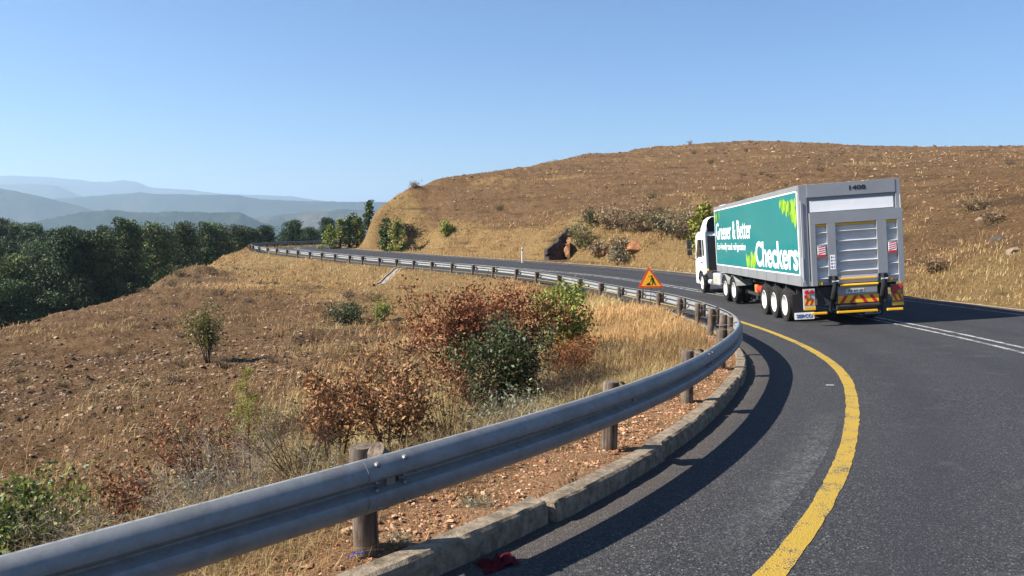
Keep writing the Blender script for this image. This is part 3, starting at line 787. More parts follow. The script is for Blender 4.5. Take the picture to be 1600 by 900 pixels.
shrub('leafy_shrub', 'lower copper-leaved bush left of the bare-stemmed one', 'shrub', b3, 1.25, .6, 5, 12, .018, 5200, .046, COPPER, 4, M_dryleaf, .5, .05, lean=.65, first=.45)
shrub('leafy_shrub', 'bright yellow-green bush right of the dark green shrub', 'shrub', gbase(876, 560, 17.0), 1.75, .75, 7, 14, .018, 8500, .075, LIME, 5, M_leafy, .55, .09, lean=.9)
shrub('rust_bush', 'feathery rust-orange bush below the yellow-green one', 'shrub', gbase(893, 600, 14.0), 1.0, .6, 10, 14, .012, 6000, .075, [(.27, .10, .035), (.34, .15, .055), (.2, .07, .025)], 6, M_dryleaf, .18, .06, lean=1.0)
shrub('leafy_shrub', 'slender olive shrub standing alone on the bare stony slope', 'shrub', gbase(325, 568), 2.15, .85, 9, 12, .022, 3600, .10, OLIVE, 7, M_leafy, .4, .12, lean=.42, first=.45)
shrub('leafy_shrub', 'glossy green bush in the bottom left corner behind the rail', 'shrub', gbase(35, 905, 6.6), .86, .55, 10, 14, .014, 6000, .05, MIDGREEN + LIME[:2], 8, M_leafy, .55, .05, lean=.9)
shrub('leafy_shrub', 'low dark green bush on the slope beneath the concrete chute', 'shrub', gbase(540, 505), 1.1, 1.3, 8, 10, .02, 3000, .12, DKGREEN, 9, M_leafy, .5, .12, lean=1.3)
shrub('leafy_shrub', 'little yellow-green bush between the low dark bush and the russet shrub', 'shrub', gbase(598, 502), 1.2, .6, 6, 8, .015, 1400, .11, LIME, 10, M_leafy, .5, .1, lean=.8)
shrub('leafy_shrub', 'greenish-brown shrub top showing above the russet shrub, under the far rail', 'shrub', gbase(735, 470, 23.0), 1.8, 1.0, 6, 12, .02, 2600, .1, [(.16, .10, .035), (.12, .11, .03), (.22, .12, .05)], 12, M_leafy, .5, .1, lean=.9)
shrub('leafy_shrub', 'dark reddish-brown shrub above the tangle of grey twigs', 'shrub', gbase(322, 735, 10.4), 1.25, .8, 8, 14, .014, 3600, .05, RUST + [(.10, .035, .02)], 13, M_dryleaf, .5, .06, bark=M_twigd, lean=.9)
shrub('leafy_shrub', 'small russet bush left of the tangle of grey twigs, above the rail', 'shrub', gbase(216, 790, 8.6), .95, .38, 6, 10, .01, 1700, .045, RUST, 14, M_dryleaf, .55, .05, bark=M_twigd, lean=.8)
shrub('leafy_shrub', 'knee-high russet bush just above the rail, right of the green corner bush', 'shrub', gbase(190, 838, 7.2), .6, .25, 6, 8, .008, 900, .04, RUST, 15, M_dryleaf, .55, .04, bark=M_twigd, lean=.8)
# tangles of bare grey twigs and olive weeds right behind the near rail
def weeds(name, label, base, h, sp, nst, pal, seed, leaves=0, ls=.04, bark=M_twig, rad0=.006, asp=.3):
    return shrub(name, label, 'weeds', base, h, sp, nst, 7, rad0, leaves, ls, pal, seed, M_leafy, asp, .03, bark, lean=.95, first=.2, wob=.22)
weeds('dry_weeds', 'pale grey leafless twigs just behind the rail, below the dark russet shrub', gbase(385, 790, 8.0), 1.05, .75, 26, None, 20)
weeds('dry_weeds', 'brown leafless twigs left of the nearest timber post', gbase(470, 760, 7.8), .95, .7, 24, None, 21, bark=M_twigd)
weeds('dry_weeds', 'pale silvery brush over the rail, right of the small russet bushes', gbase(290, 815, 7.0), .72, .6, 24, GREYGREEN, 22, 1200, .035)
weeds('dry_weeds', 'olive feathery weeds right of the green corner bush', gbase(120, 870, 6.3), .65, .55, 20, OLIVE, 23, 1400, .04)
weeds('dry_weeds', 'olive sprig of weeds directly left of the nearest timber post', gbase(505, 745, 6.4), .62, .22, 10, OLIVE, 24, 420, .05)
weeds('dry_weeds', 'tall brown dead stems at the foot of the dark green shrub', gbase(705, 660, 8.4), 1.15, .5, 18, [(.2, .115, .05), (.26, .16, .07)], 25, 900, .05, M_twigd)
weeds('dry_weeds', 'grey-green leafy weeds above the rail at the foot of the dark green shrub', gbase(800, 668, 8.2), .5, .7, 22, GREYGREEN, 26, 2600, .045)
weeds('dry_weeds', 'grey stalks to the right of the dark green shrub', gbase(890, 640, 9.6), .95, .7, 24, None, 27, bark=M_twigd)
weeds('dry_weeds', 'low pale weed on the orange soil beneath the rail, behind the kerb step', tuple(rp(s_at_px(800, 4.95), -.3, -.02)), .13, .16, 14, GREYGREEN, 28, 500, .02, rad0=.003)
weeds('dry_weeds', 'small sage-green weed on the orange soil right of the nearest timber post', tuple(rp(s_at_px(672, 4.3), -.24, -.02)), .13, .11, 12, GREYGREEN, 29, 420, .02, rad0=.003)
# yellow-green larch-like sapling
def sapling(label, base, h, seed, pal):
    r = np.random.default_rng(seed); t = empty('young_tree', base); tag(t, label, 'sapling')
    mb = MB(); st = curve_pts((0, 0, -.05), (0, 0, 1), h, 8, .03, .1, r); mb.tube(st, [.014 * (1 - .1 * i) for i in range(9)], 6); tips = []
    for k in range(26):
        f = r.uniform(.2, .97); i = f * 8; p = st[int(i)] + (st[min(8, int(i) + 1)] - st[int(i)]) * (i - int(i)); az = k * 2.4
        br = curve_pts(p, (math.cos(az), math.sin(az), .15), (1.05 - f) * h * .42, 5, .1, -.03, r); mb.tube(br, [.005, .004, .004, .003, .002, .002], 4, cap=False)
        for q in range(1, 6):
            for _ in range(2): tips.append(br[q] * .7 + br[q - 1] * .3)
    mb.build('trunk', M_bark, t); tips = np.array(tips); n = 3200
    c = tips[r.integers(0, len(tips), n)] + r.normal(0, .018, (n, 3)); V, Fq, cl = leaf_cards(c, .06, .1, pal, .1, .3, seed=seed); np_mesh('crown', V, Fq, M_leafy, t, col=cl)
sapling('slim yellow-green sapling with feathery tiers rising from the dark twigs', gbase(392, 740, 9.6), 1.55, 5, [(.27, .25, .04), (.34, .29, .05), (.19, .19, .04)])

# ------------------------------------------------------------------ trees: the plantation in the valley and the trees on the spur
M_trunk = simple('pine_bark', (.10, .065, .045), .95, 0, .35, 4, .02)
PINE = [(.045, .078, .026), (.062, .100, .032), (.032, .058, .020), (.085, .118, .040), (.115, .14, .05)]
def pine_parts(seed, h, rc, start, nl, faces, pal, leaf=.42):
    r = np.random.default_rng(seed); mb = MB()
    st = curve_pts((0, 0, -.6), (0, 0, 1), h * .97, 8, .02, .1, r); mb.tube(st, [.24 * (1 - .105 * i) for i in range(9)], 7)
    cens, rads = [], []
    for k in range(nl):
        f = start + (1 - start) * (k + r.uniform(0, 1)) / nl; i = min(f * 8, 7.99); p = st[int(i)] + (st[int(i) + 1] - st[int(i)]) * (i - int(i))
        u = (f - start) / (1 - start); ln = rc * (1 - .72 * u ** 1.7) * r.uniform(.6, 1.12); az = k * 2.39996 + r.uniform(-.4, .4)
        br = curve_pts(p, (math.cos(az), math.sin(az), .1 + .5 * u), ln, 5, .1, .05, r); mb.tube(br, [.07, .055, .045, .035, .02, .012], 4, cap=False)
        for q, s in ((5, .95), (4, .8), (3, .6)):
            if r.random() < (.95 if q == 5 else .75): cens.append(br[q] + r.normal(0, .15, 3)); rads.append(s * r.uniform(.6, 1.2) * rc * .33)
    cens.append(st[-1]); rads.append(rc * .22)
    cens, rads = np.array(cens), np.array(rads); n = faces
    w = rads ** 2; i = r.choice(len(cens), n, p=w / w.sum()); d = r.normal(size=(n, 3)); d /= np.linalg.norm(d, axis=1)[:, None]
    rr = r.uniform(.35, 1.0, n) ** .6; off = d * rr[:, None] * rads[i][:, None]; off[:, 2] *= .62
    V, Fq, cl = leaf_cards(cens[i] + off, leaf, .52, pal, .35, .4, seed=seed + 50, out=d * .9)
    cl *= np.repeat(np.repeat(r.uniform(.75, 1.3, len(cens))[i][:, None], 3, 1), 4, axis=0)
    return mb, V, Fq, cl
def pine_tree(name, label, base, seed, h, rc, start=.35, nl=30, faces=3800, pal=PINE, leaf=.42, group=None, cat='tree'):
    t = empty(name, base); tag(t, label, cat, group)
    mb, V, Fq, cl = pine_parts(seed, h, rc, start, nl, faces, pal, leaf)
    mb.build('trunk', M_trunk, t, smooth=True); np_mesh('crown', V, Fq, M_needle, t, col=cl); return t
PG, PL = 'pines of the dense plantation in the valley', 'dark green pine with a rounded crown in the dense plantation on the left'
protos = []; PV = [1.0, .8, 1.2, .85, 1.1, .75]; PH_ = [(1, 1, 1), (.9, 1, 1.1), (1.15, 1.05, .85), (1, 1, 1), (.95, 1.05, 1.0), (1.05, 1, .9)]
spots = []
Y = 50.0
while Y < 235:
    X = -150.0
    st = 4.2 + max(0, Y - 80) * .02
    while X < 60:
        x, y = X + rng.uniform(-1.7, 1.7), Y + rng.uniform(-1.7, 1.7)
        edge = -42.0 if y < 112 else -40
        px = 800 + 1200 * x / y
        if x < edge and -150 < px < 560: spots.append((x, y))
        X += st
    Y += st
spots.sort(key=lambda q: math.hypot(*q)); print('pines', len(spots))
rest = spots[292:]; spots = spots[:292]
zs_, _ = ground(np.array([q[0] for q in spots]), np.array([q[1] for q in spots]))
for i, ((x, y), z) in enumerate(zip(spots, zs_)):
    if i < 6:
        t = pine_tree('pine_tree', PL, (x, y, z), 100 + i, 11.5 + .6 * (i % 2), 2.9 + .3 * (i % 3), .04, 58, 20000, [tuple(c * .95 * PV[i] * h_ for c, h_ in zip(q, PH_[i])) for q in PINE], .21, PG); protos.append(t)
    else:
        t = copy_tree(protos[int(rng.integers(0, 6))]); t.location = (x, y, z)
    k = float(rng.uniform(.88, 1.1)); t.rotation_euler = (0, 0, float(rng.uniform(0, 6.28))); t.scale = (k * float(rng.uniform(.92, 1.15)), k, k)
if rest:                                    # the wood behind them, seen only as one mass
    Vw, Fw, Cw = [], [], []; base_n = 0; mbs = [pine_parts(300 + k, 11.5, 3.6, .3, 22, 2200, [tuple(c * .8 for c in q) for q in PINE], .42) for k in range(3)]
    zr_, _ = ground(np.array([q[0] for q in rest]), np.array([q[1] for q in rest]))
    for (x, y), z in zip(rest, zr_):
        mb, Vv, Ff, cl = mbs[int(rng.integers(0, 3))]; a = float(rng.uniform(0, 6.28)); ca, sa = math.cos(a), math.sin(a); k = float(rng.uniform(.85, 1.12))
        Q = np.stack([Vv[:, 0] * ca - Vv[:, 1] * sa, Vv[:, 0] * sa + Vv[:, 1] * ca, Vv[:, 2]], 1) * k + np.array([x, y, z])
        Vw.append(Q); Fw.append(Ff + base_n); Cw.append(cl); base_n += len(Q)
    tag(np_mesh('far_wood', np.concatenate(Vw), np.concatenate(Fw), M_needle, col=np.concatenate(Cw)), 'rest of the pine plantation fading behind the nearer crowns', 'wood', kind='stuff')
# the spur beyond the road
YG = [(.16, .19, .035), (.22, .25, .045), (.10, .14, .028), (.27, .28, .06)]
GR = [(.05, .09, .024), (.075, .12, .03), (.035, .065, .02), (.11, .15, .04)]
for k, (px, py, Y, h, rc, st_, pal, lab) in enumerate([
        (516, 388, 88.5, 3.6, 1.0, .12, YG, 'leftmost yellow-green tree on the spur above the far bend'),
        (530, 370, 90.0, 4.2, 1.0, .15, YG, 'second tree from the left in the row on the spur'),
        (545, 362, 90.5, 4.4, .95, .2, GR, 'green tree left of the tallest conifer on the spur'),
        (558, 358, 90.5, 4.0, .9, .2, YG, 'bright tree touching the tallest conifer on the spur'),
        (576, 352, 90.5, 4.4, .8, .25, GR, 'tallest slim conifer on the spur against the sky'),
        (602, 364, 80.5, 4.0, .8, .18, GR, 'narrow dark conifer of the pair on the cut bank'),
        (620, 366, 79.5, 3.9, .95, .1, YG, 'yellow-green tree right of the narrow conifer on the cut bank')]):
    pine_tree('spur_tree', lab, gbase(px, py, Y, .1), 200 + k, h, rc, st_, 22, 1250, pal, .24)
pine_tree('roadside_tree', 'yellow-green tree poking up behind the cab of the truck', gbase(1101, 388, 49, .1), 221, 3.6, 1.15, .15, 26, 3000, [(.22, .22, .04), (.28, .26, .05), (.15, .16, .03)], .26)
shrub('leafy_shrub', 'small round yellow-green bush alone on the hillside above the road', 'shrub', gbase(697, 372), 1.6, .7, 6, 8, .02, 900, .22, LIME, 31, M_leafy, .5, .15)
shrub('leafy_shrub', 'dark twiggy bush below the yellow-green tree on the cut bank', 'shrub', gbase(637, 374), 1.5, .7, 6, 8, .02, 700, .2, [(.06, .055, .03), (.09, .07, .035)], 32, M_leafy, .5, .15)
BR = [(.24, .155, .08), (.31, .21, .11), (.18, .115, .062), (.21, .165, .085)]
for k, (px, py, h, sp, pal, lab) in enumerate([
        (925, 352, 1.2, 1.0, DKGREEN + BR, 'dark bush on the bank edge, left end of the brushwood row'), (948, 358, 1.5, 1.6, BR, 'brown brushwood on the bank, second bush of the row'),
        (975, 362, 1.6, 1.8, BR, 'wide brown brushwood in the middle of the bank row'), (1005, 364, 2.0, 1.8, BR, 'tallest brown brushwood on the bank, left of the dark green bush'),
        (1040, 366, 1.7, 1.5, DKGREEN + BR, 'dark green bush on the bank left of the roadside tree'), (1062, 374, 1.6, 1.6, BR + BR + GREYGREEN, 'grey-brown bush on the bank just left of the cab'),
        (906, 392, 1.9, 1.2, MIDGREEN + BR, 'green bush on the rock face right of the dark hollow'), (936, 402, .9, .7, BR, 'brown shrub at the foot of the rock face'),
        (966, 396, .8, .6, BR, 'straggly shrub on the rock face below the brushwood row'), (970, 410, .8, 1.2, GREYGREEN + BR, 'low grey bush at the far edge of the road')]):
    shrub('bank_bush', lab, 'bush', gbase(px, py), h, sp, 7, 9, .02, 1500, .2, pal, 40 + k, M_leafy, .35, .18, lean=1.0)
for k, (px, py, lab) in enumerate([(1455, 425, 'round dry tuft of brush in the pale grass right of the truck'), (1545, 352, 'grey-brown brush among rocks high on the right hillside'), (1520, 330, 'brush beside the dark rocks right of the truck'), (780, 330, 'brown brush on the bare hill above the bright bush'), (648, 296, 'lone shrub on the skyline where the spur meets the hill')]):
    shrub('bank_bush', lab, 'bush', gbase(px, py), .9, .8, 8, 8, .012, 900, .14, BR, 60 + k, M_dryleaf, .25, .1, lean=1.1)

SG, SL = 'scrub tufts dotted over the slopes', 'small dry scrub tuft dotted among many on the bare slopes'
tufts = [shrub('scrub_tuft', SL, 'scrub', (0, 0, -50), .55, .5, 8, 7, .012, 420, .10, [BR, BR + OLIVE, [(.10, .07, .045), (.15, .10, .06)]][k], 90 + k, M_dryleaf, .25, .08, lean=1.2, group=SG) for k in range(3)]
q_ = []
while len(q_) < 130:
    a = math.radians(float(rng.uniform(-40, 36))); d = math.exp(float(rng.uniform(math.log(15), math.log(175)))); x, y = d * math.sin(a), d * math.cos(a)
    if vnoise(np.array([x / 14]), np.array([y / 14]), 140)[0] < .02: continue
    z, o = ground(np.array([x]), np.array([y]))
    if (o[0] < -5 and x > -33 and y < 100) or o[0] > 15: q_.append((x, y, float(z[0])))
for i, (x, y, z) in enumerate(q_):
    t = tufts[i] if i < 3 else copy_tree(tufts[i % 3]); t.location = (x, y, z - .03); k = float(rng.uniform(.5, 1.5)) * (1 if math.hypot(x, y) > 40 else .6)
    t.rotation_euler = (0, 0, float(rng.uniform(0, 6.28))); t.scale = (k, k, k * float(rng.uniform(.7, 1.2)))
# ------------------------------------------------------------------ rocks and the dark hollow in the bank
def rock_mesh(r, sx, sy, sz, sub=2, rough=.3):
    bm = bmesh.new(); bmesh.ops.create_icosphere(bm, subdivisions=sub, radius=1)
    pl = [(Vector(r.normal(size=3)).normalized(), r.uniform(.45, .85)) for _ in range(9)]
    for v in bm.verts:
        c = v.co.copy()
        for n, d in pl:
            e = c.dot(n) - d
            if e > 0: c -= n * e
        c *= 1 + rough * .3 * float(r.normal()) * .3
        v.co = Vector((c.x * sx, c.y * sy, c.z * sz))
    V = np.array([v.co[:] for v in bm.verts]); Fq = np.array([[v.index for v in f.verts] for f in bm.faces]); bm.free(); return V, Fq
M_rockd = simple('dark_stone_and_shade', (.06, .05, .043), .85, 0, .4, 1.5, .06)  # own colour of dark hillside stones; on the hollow's wall it paints shade
M_rust = simple('rusty_rock', (.25, .115, .055), .95, 0, .5, 3, .08)
M_rock = simple('hill_rock', (.22, .155, .11), .9, 0, .35, 3, .05, ((.10, .085, .07), .6))
def rock(label, base, sx, sy, sz, seed, mat=M_rock, rz=0):
    r = np.random.default_rng(seed); V, Fq = rock_mesh(r, sx, sy, sz, 3)
    o = np_mesh('rock', V, Fq, mat); o.location = base; o.rotation_euler = (0, 0, rz); tag(o, label, 'rock'); return o
def rock_wall(name, label, pA, pB, hA, hB, thick, mat, seed):
    """a jagged upright rock face running from pA to pB"""
    r = np.random.default_rng(seed); nu, nv = 26, 18; d = np.array([pB[0] - pA[0], pB[1] - pA[1]]); L_ = np.linalg.norm(d); d /= L_; nrm = np.array([d[1], -d[0]])
    V = []
    for side in (1, 0):
        for i in range(nu):
            u = i / (nu - 1); x, y = pA[0] + d[0] * L_ * u, pA[1] + d[1] * L_ * u; z0 = pA[2] * (1 - u) + pB[2] * u - .5
            hh = (hA * (1 - u) + hB * u) * (1 + .25 * float(vnoise(np.array([u * 7.]), np.array([seed * 1.]), 3)[0])) + .5
            for j in range(nv):
                v = j / (nv - 1); q = float(fbm(np.array([np.floor(u * 9) * .77 + u * 2]), np.array([np.floor(v * 7 + u * 3) * .61 + v]), seed, 3)[0]) * .55
                k = side * (thick * (1 - .55 * v) + q * .7) - (1 - side) * thick * .5
                V.append((x + nrm[0] * k, y + nrm[1] * k, z0 + hh * v))
    Fq = []
    for i in range(nu - 1):
        for j in range(nv - 1):
            a_ = i * nv + j; Fq.append((a_, a_ + nv, a_ + nv + 1, a_ + 1)); b_ = a_ + nu * nv; Fq.append((b_, b_ + 1, b_ + nv + 1, b_ + nv))
        t_ = i * nv + nv - 1; Fq.append((t_, t_ + nv, t_ + nv + nu * nv, t_ + nu * nv))
    for i in (0, nu - 1):
        for j in range(nv - 1): a_ = i * nv + j; Fq.append((a_, a_ + 1, a_ + 1 + nu * nv, a_ + nu * nv))
    o = np_mesh(name, np.array(V), np.array(Fq), mat); tag(o, label, 'rock'); return o
ez = gz(NA[0] + .3, NA[1] + .2)
def w3(P, Q, u, z): return Vector((P[0] * (1 - u) + Q[0] * u, P[1] * (1 - u) + Q[1] * u, z))
rock_wall('painted_shade_outcrop', 'rock lining the hollow in the bank at the far edge of the road, coloured black for its shade', w3(NA, NB, .1, ez), w3(NA, NB, .98, ez), .75, 2.6, .3, M_rockd, 5)  # the shade of the hollow's wall is put into its near-black colour
rock_wall('pale_outcrop', 'sunlit ochre rock closing the right side of the black hollow', w3(NB, NC, .05, ez), w3(NB, NC, .86, ez), 2.0, 1.2, .22, simple('ochre_rock', (.27, .135, .07), .95, 0, .5, 4, .08), 8)
for k, (px, py, sx, lab) in enumerate([(946, 388, 1.5, 'rusty rock in the bank under the brushwood'), (992, 382, 2.0, 'orange rock face in the bank left of the cab'), (1537, 340, 1.0, 'angular grey rock high on the hillside right of the truck'), (1560, 372, .9, 'dark rock pile at the right of the hillside'), (1590, 390, .8, 'brown rock at the right edge above the pale grass'), (1500, 332, .6, 'grey rock left of the angular one on the hillside'), (1412, 326, .5, 'dark stone just right of the trailer top')]):
    p = gbase(px, py, sink=.12 + sx * .1); rock(lab, p, sx * .62, sx * .5, sx * .36, 70 + k, M_rockd if k in (3, 6) else (M_rust if k < 2 else M_rock), k)

# loose stones: nobody could count them
def scatter(n, xr, keep, power=1.0):
    """points in the view's fan, density falling with distance"""
    a = np.radians(rng.uniform(-43, 40, n)); d = np.exp(rng.uniform(math.log(xr[0]), math.log(xr[1]), n)) ; X, Y = d * np.sin(a), d * np.cos(a)
    z, o = ground(X, Y); k = keep(X, Y, o); return X[k], Y[k], z[k], o[k]
def stones(name, X, Y, Z, size, pal, label, seed):
    r = np.random.default_rng(seed); n = len(X)
    base = np.array([(1, 0, 0), (-.6, .9, 0), (-.6, -.9, 0), (.3, .3, .75), (-.5, .1, .6), (.1, -.6, .55), (.4, .95, .1)], float)
    Fb = np.array([(0, 3, 5), (0, 6, 3), (6, 1, 3), (1, 4, 3), (1, 2, 4), (2, 5, 4), (4, 5, 3), (2, 0, 5)])
    a = r.uniform(0, 6.28, n); s = size * r.lognormal(0, .45, n)
    q = base[None] * (1 + r.normal(0, .18, (n, 7, 3))); q[:, :, 2] *= r.uniform(.4, 1, n)[:, None]
    ca, sa = np.cos(a)[:, None], np.sin(a)[:, None]
    P = np.stack([(q[..., 0] * ca - q[..., 1] * sa) * s[:, None] + X[:, None], (q[..., 0] * sa + q[..., 1] * ca) * s[:, None] + Y[:, None], q[..., 2] * s[:, None] + Z[:, None] - .12 * s[:, None]], -1)
    pal = np.array(pal); c = pal[r.integers(0, len(pal), n)] * r.uniform(.7, 1.25, n)[:, None]
    o = np_mesh(name, P.reshape(-1, 3), (np.arange(n)[:, None, None] * 7 + Fb[None]).reshape(-1, 3), tinted(name + '_stone', .9, 0, .15), col=np.repeat(c, 7, axis=0)); tag(o, label, 'stones', kind='stuff')
STN = [(.21, .125, .068), (.26, .165, .10), (.17, .095, .05), (.13, .075, .042), (.33, .23, .15), (.10, .06, .035)]
X, Y, Z, O = scatter(80000, (22, 190), lambda x, y, o: ((o < -3.0) & (x > -36) & (y < 110)) | (o > 15))
k = rng.random(len(X)) < np.where(O > 0, .34, .8); X, Y, Z, O = X[k], Y[k], Z[k], O[k]
stones('loose_stones', X, Y, Z, np.clip(np.hypot(X, Y) * .0011, .035, .19), STN, 'loose brown stones strewn over the bare slopes', 3)
X, Y, Z, O = scatter(60000, (5, 34), lambda x, y, o: (o < -2.5))
stones('loose_stones', X, Y, Z, np.clip(np.hypot(X, Y) * .0016, .014, .05), STN, 'small stones on the slope below the rail', 4)
ss_ = rng.uniform(s_at_px(300, 3.4), s_at_px(1134, 17.4), 5200); oo_ = rng.uniform(-.95, -.13, 5200)
P_ = np.array([rp(s, o, -.0) for s, o in zip(ss_, oo_)])
stones('soil_crumbs', P_[:, 0], P_[:, 1], ground(P_[:, 0], P_[:, 1])[0] * .0 + P_[:, 2] - .01, .011, [(.44, .24, .13), (.36, .18, .09), (.50, .32, .20), (.28, .13, .065), (.40, .22, .12)], 'crumbs of orange soil and gravel between kerb and posts', 5)

# ------------------------------------------------------------------ dry grass
def grass(name, X, Y, Z, h, w, pal, label, seed, nb=1, lean=.65):
    r = np.random.default_rng(seed); n = len(X); az = r.uniform(0, 6.28, n); ln = np.abs(r.normal(0, lean, n)) + .1
    dx, dy = np.cos(az) * ln, np.sin(az) * ln; hh = h * r.uniform(.5, 1.25, n); wx, wy = -np.sin(az) * w, np.cos(az) * w
    b = np.stack([X, Y, Z - .02], 1); m = b + np.stack([dx * hh * .4, dy * hh * .4, hh * .6], 1); t = b + np.stack([dx * hh * 1.15, dy * hh * 1.15, hh * (1 - .25 * ln)], 1)
    s = np.stack([wx, wy, 0 * wx], 1)
    V = np.stack([b - s, b + s, m + s * .7, m - s * .7, t], 1).reshape(-1, 3); i = np.arange(n)[:, None] * 5
    pal = np.array(pal); c = pal[r.integers(0, len(pal), n)] * r.uniform(.75, 1.2, n)[:, None] * (1 + np.clip(fbm(X / 3.1, Y / 3.1, 120, 4), -.5, .5) * .75)[:, None] * (1 + np.clip(fbm(X / 5, Y / 5, 130, 3), -.5, .5)[:, None] * np.array([[-.1, .25, .35]]))
    o = np_mesh(name, V, [i + np.array([[0, 1, 2, 3]]), i + np.array([[3, 2, 4]])], M_straw, col=np.repeat(c, 5, axis=0)); tag(o, label, 'grass', kind='stuff')
M_straw = tinted('straw', .7, .3, .25)
STRAW = [(.46, .31, .13), (.56, .40, .19), (.38, .235, .095), (.50, .35, .165), (.31, .17, .07)]
BROWN = [(.21, .125, .058), (.27, .165, .075), (.16, .088, .042), (.33, .22, .105)]
def clumped(X, Y, s=1.3, seed=71): return fbm(X / s, Y / s, seed, 3) + .5
def do_grass(n, rr, hfac, label, seed, pal, cond, hh, thr=.0):
    X, Y, Z, O = scatter(n, rr, cond)
    cvr = cover(X, Y, O)[:, 0]; k = rng.random(len(X)) < np.clip(cvr * 1.2 + thr, 0, 1) * np.clip(clumped(X, Y) * 1.7 - .15, .05, 1); X, Y, Z = X[k], Y[k], Z[k]; D = np.hypot(X, Y)
    grass('dry_grass', X, Y, Z, hh(D) * (.6 + .8 * clumped(X, Y, 2.4, 88)), np.clip(D * .00033, .0022, .026), pal, label, seed)
do_grass(330000, (9.5, 40), 1, 'golden dry grass inside the bend', 1, STRAW, lambda x, y, o: (o < -.55) & (x > -12), lambda D: np.clip(.22 + D * .006, .2, .42))
do_grass(190000, (38, 118), 1, 'tawny dry grass below the far rail and at the road edges', 2, STRAW, lambda x, y, o: ((o < -.6) & (x > -34)) | (o > 10.5), lambda D: np.clip(.2 + D * .001, .2, .32))
do_grass(90000, (18, 45), 1, 'pale dry grass along the far shoulder right of the truck', 5, STRAW, lambda x, y, o: (o > 10.5) & (x > 8), lambda D: .22 + 0 * D, .1)
do_grass(230000, (14, 190), 1, 'brown stubble scattered over the stony slopes', 3, BROWN, lambda x, y, o: ((o < -2) & (x > -36) & (y < 112)) | (o > 12), lambda D: np.clip(.08 + D * .0010, .08, .22), .12)
do_grass(60000, (4, 10), 1, 'brown dead grass among the shrubs behind the near rail', 4, BROWN + STRAW[:2], lambda x, y, o: (o < -.75), lambda D: .26 + 0 * D, .25)
n = 5200; ss_ = rng.uniform(s_at_px(300, 3.4) - 2.0, s_p1 + .02, n); oo_ = -.95 + .75 * rng.random(n) ** .8; k = rng.random(n) < np.clip(1.3 - 1.1 * (ss_ - ss_.min()) / (ss_.max() - ss_.min()) + (oo_ < -.5) * .6, 0, 1)
P_ = np.array([rp(s, o) for s, o in zip(ss_[k], oo_[k])]); grass('dry_grass', P_[:, 0], P_[:, 1], P_[:, 2], .16 + 0 * P_[:, 0], .0016, STRAW, 'straw matted around the foot of the nearest timber post', 8, lean=1.1)

n = 9000; ss_ = rng.uniform(s_p1, s_at_px(1134, 17.4), n); oo_ = -.95 + .85 * rng.random(n); cl_ = vnoise(ss_ / .28, oo_ / .2, 210) + .5; k = rng.random(n) < np.clip((cl_ - .5) * 2.2 + (oo_ < -.55) * .25, 0, 1)
P_ = np.array([rp(s, o) for s, o in zip(ss_[k], oo_[k])]); grass('dry_grass', P_[:, 0], P_[:, 1], P_[:, 2], .10 + 0 * P_[:, 0], .002, STRAW + BROWN, 'sparse dry wisps on the soil strip between the posts and the kerb', 9, lean=1.0)
# ------------------------------------------------------------------ concrete chute, marker post, road works sign, litter
c0 = s_at_px(655, 54)
ch = MB(); cv_ = []
pA = ghit(648, 418); pB = ghit(590, 446)
d = Vector((pB.x - pA.x, pB.y - pA.y, 0)); ln = d.length; d.normalize(); sd = Vector((-d.y, d.x, 0)); nst = 14
for i in range(nst + 1):
    p = pA + d * ln * i / nst; z = gz(p.x, p.y) + .0
    cv_ += [(p.x + sd.x * o, p.y + sd.y * o, z + h) for o, h in ((-.34, -.4), (-.34, .10), (-.26, .10), (-.2, .02), (.2, .02), (.26, .10), (.34, .10), (.34, -.4))]
cf = [(i * 8 + j, i * 8 + j + 1, i * 8 + 9 + j, i * 8 + 8 + j) for i in range(nst) for j in range(7)]
ch.add(cv_, cf); o = ch.build('drain_chute', simple('grey_concrete', (.29, .25, .20), .9, 0, .2, 2, .02)); tag(o, 'pale concrete drain chute running down the slope below the far rail', 'chute')
p = ghit(816, 411); t = empty('marker_post', (p.x, p.y, p.z - .02)); tag(t, 'thin white marker post at the far roadside', 'post')
mb = MB(); mb.tube([(0, 0, -.2), (0, 0, 1.2)], .055, 8); mb.build('shaft', simple('white_paint', (.62, .60, .56), .6, 0, .1, 5), t); mb = MB(); mb.tube([(0, 0, .92), (0, 0, 1.02)], .058, 8); mb.build('band', M_dark, t)

# road works sign leaning on the rail from the field side
s_sg = s_at_px(1020, 28.0) ; cS, tS, nS, zS = frame(s_sg); YS = float(cS[1]) - .75
sg = empty('roadworks_sign', (0, 0, 0)); base = at(1017, 470, YS); base = Vector((base[0], YS, gz(base[0], YS)))
sg.location = base; sg.rotation_euler = (0, 0, R(-4)); tag(sg, 'triangular yellow and red road works sign on thin legs behind the rail', 'sign')
zt, zb = at(1012, 417, YS)[2] - base.z, at(1017, 450, YS)[2] - base.z; wd = 40 / F * YS / 2
M_red = simple('sign_red', (.62, .055, .02), .45, 0, .08, 4); M_yell = simple('sign_yellow', (.85, .42, .008), .45, 0, .06, 4); M_blk = simple('sign_black', (.012, .012, .012), .5, 0, .1, 4)
def tri(k, off=0): cx, cz = 0, zb + (zt - zb) * .36; return [(cx + (x - cx) * k, cz + (z - cz) * k) for x, z in ((-wd, zb), (wd, zb), (-.1, zt))]
bkt = 0.0
mb = MB(); mb.prism(tri(1.0), 1, 0, .012); mb.build('plate', M_red, sg, bevel=.002)
mb = MB(); mb.prism(tri(.76), 1, -.004, .002); mb.build('yellow_face', M_yell, sg)
def P2(u, v): return ((u - .5) * wd * 1.9, zb + v * (zt - zb))
mb = MB(); y0, y1 = -.008, -.002
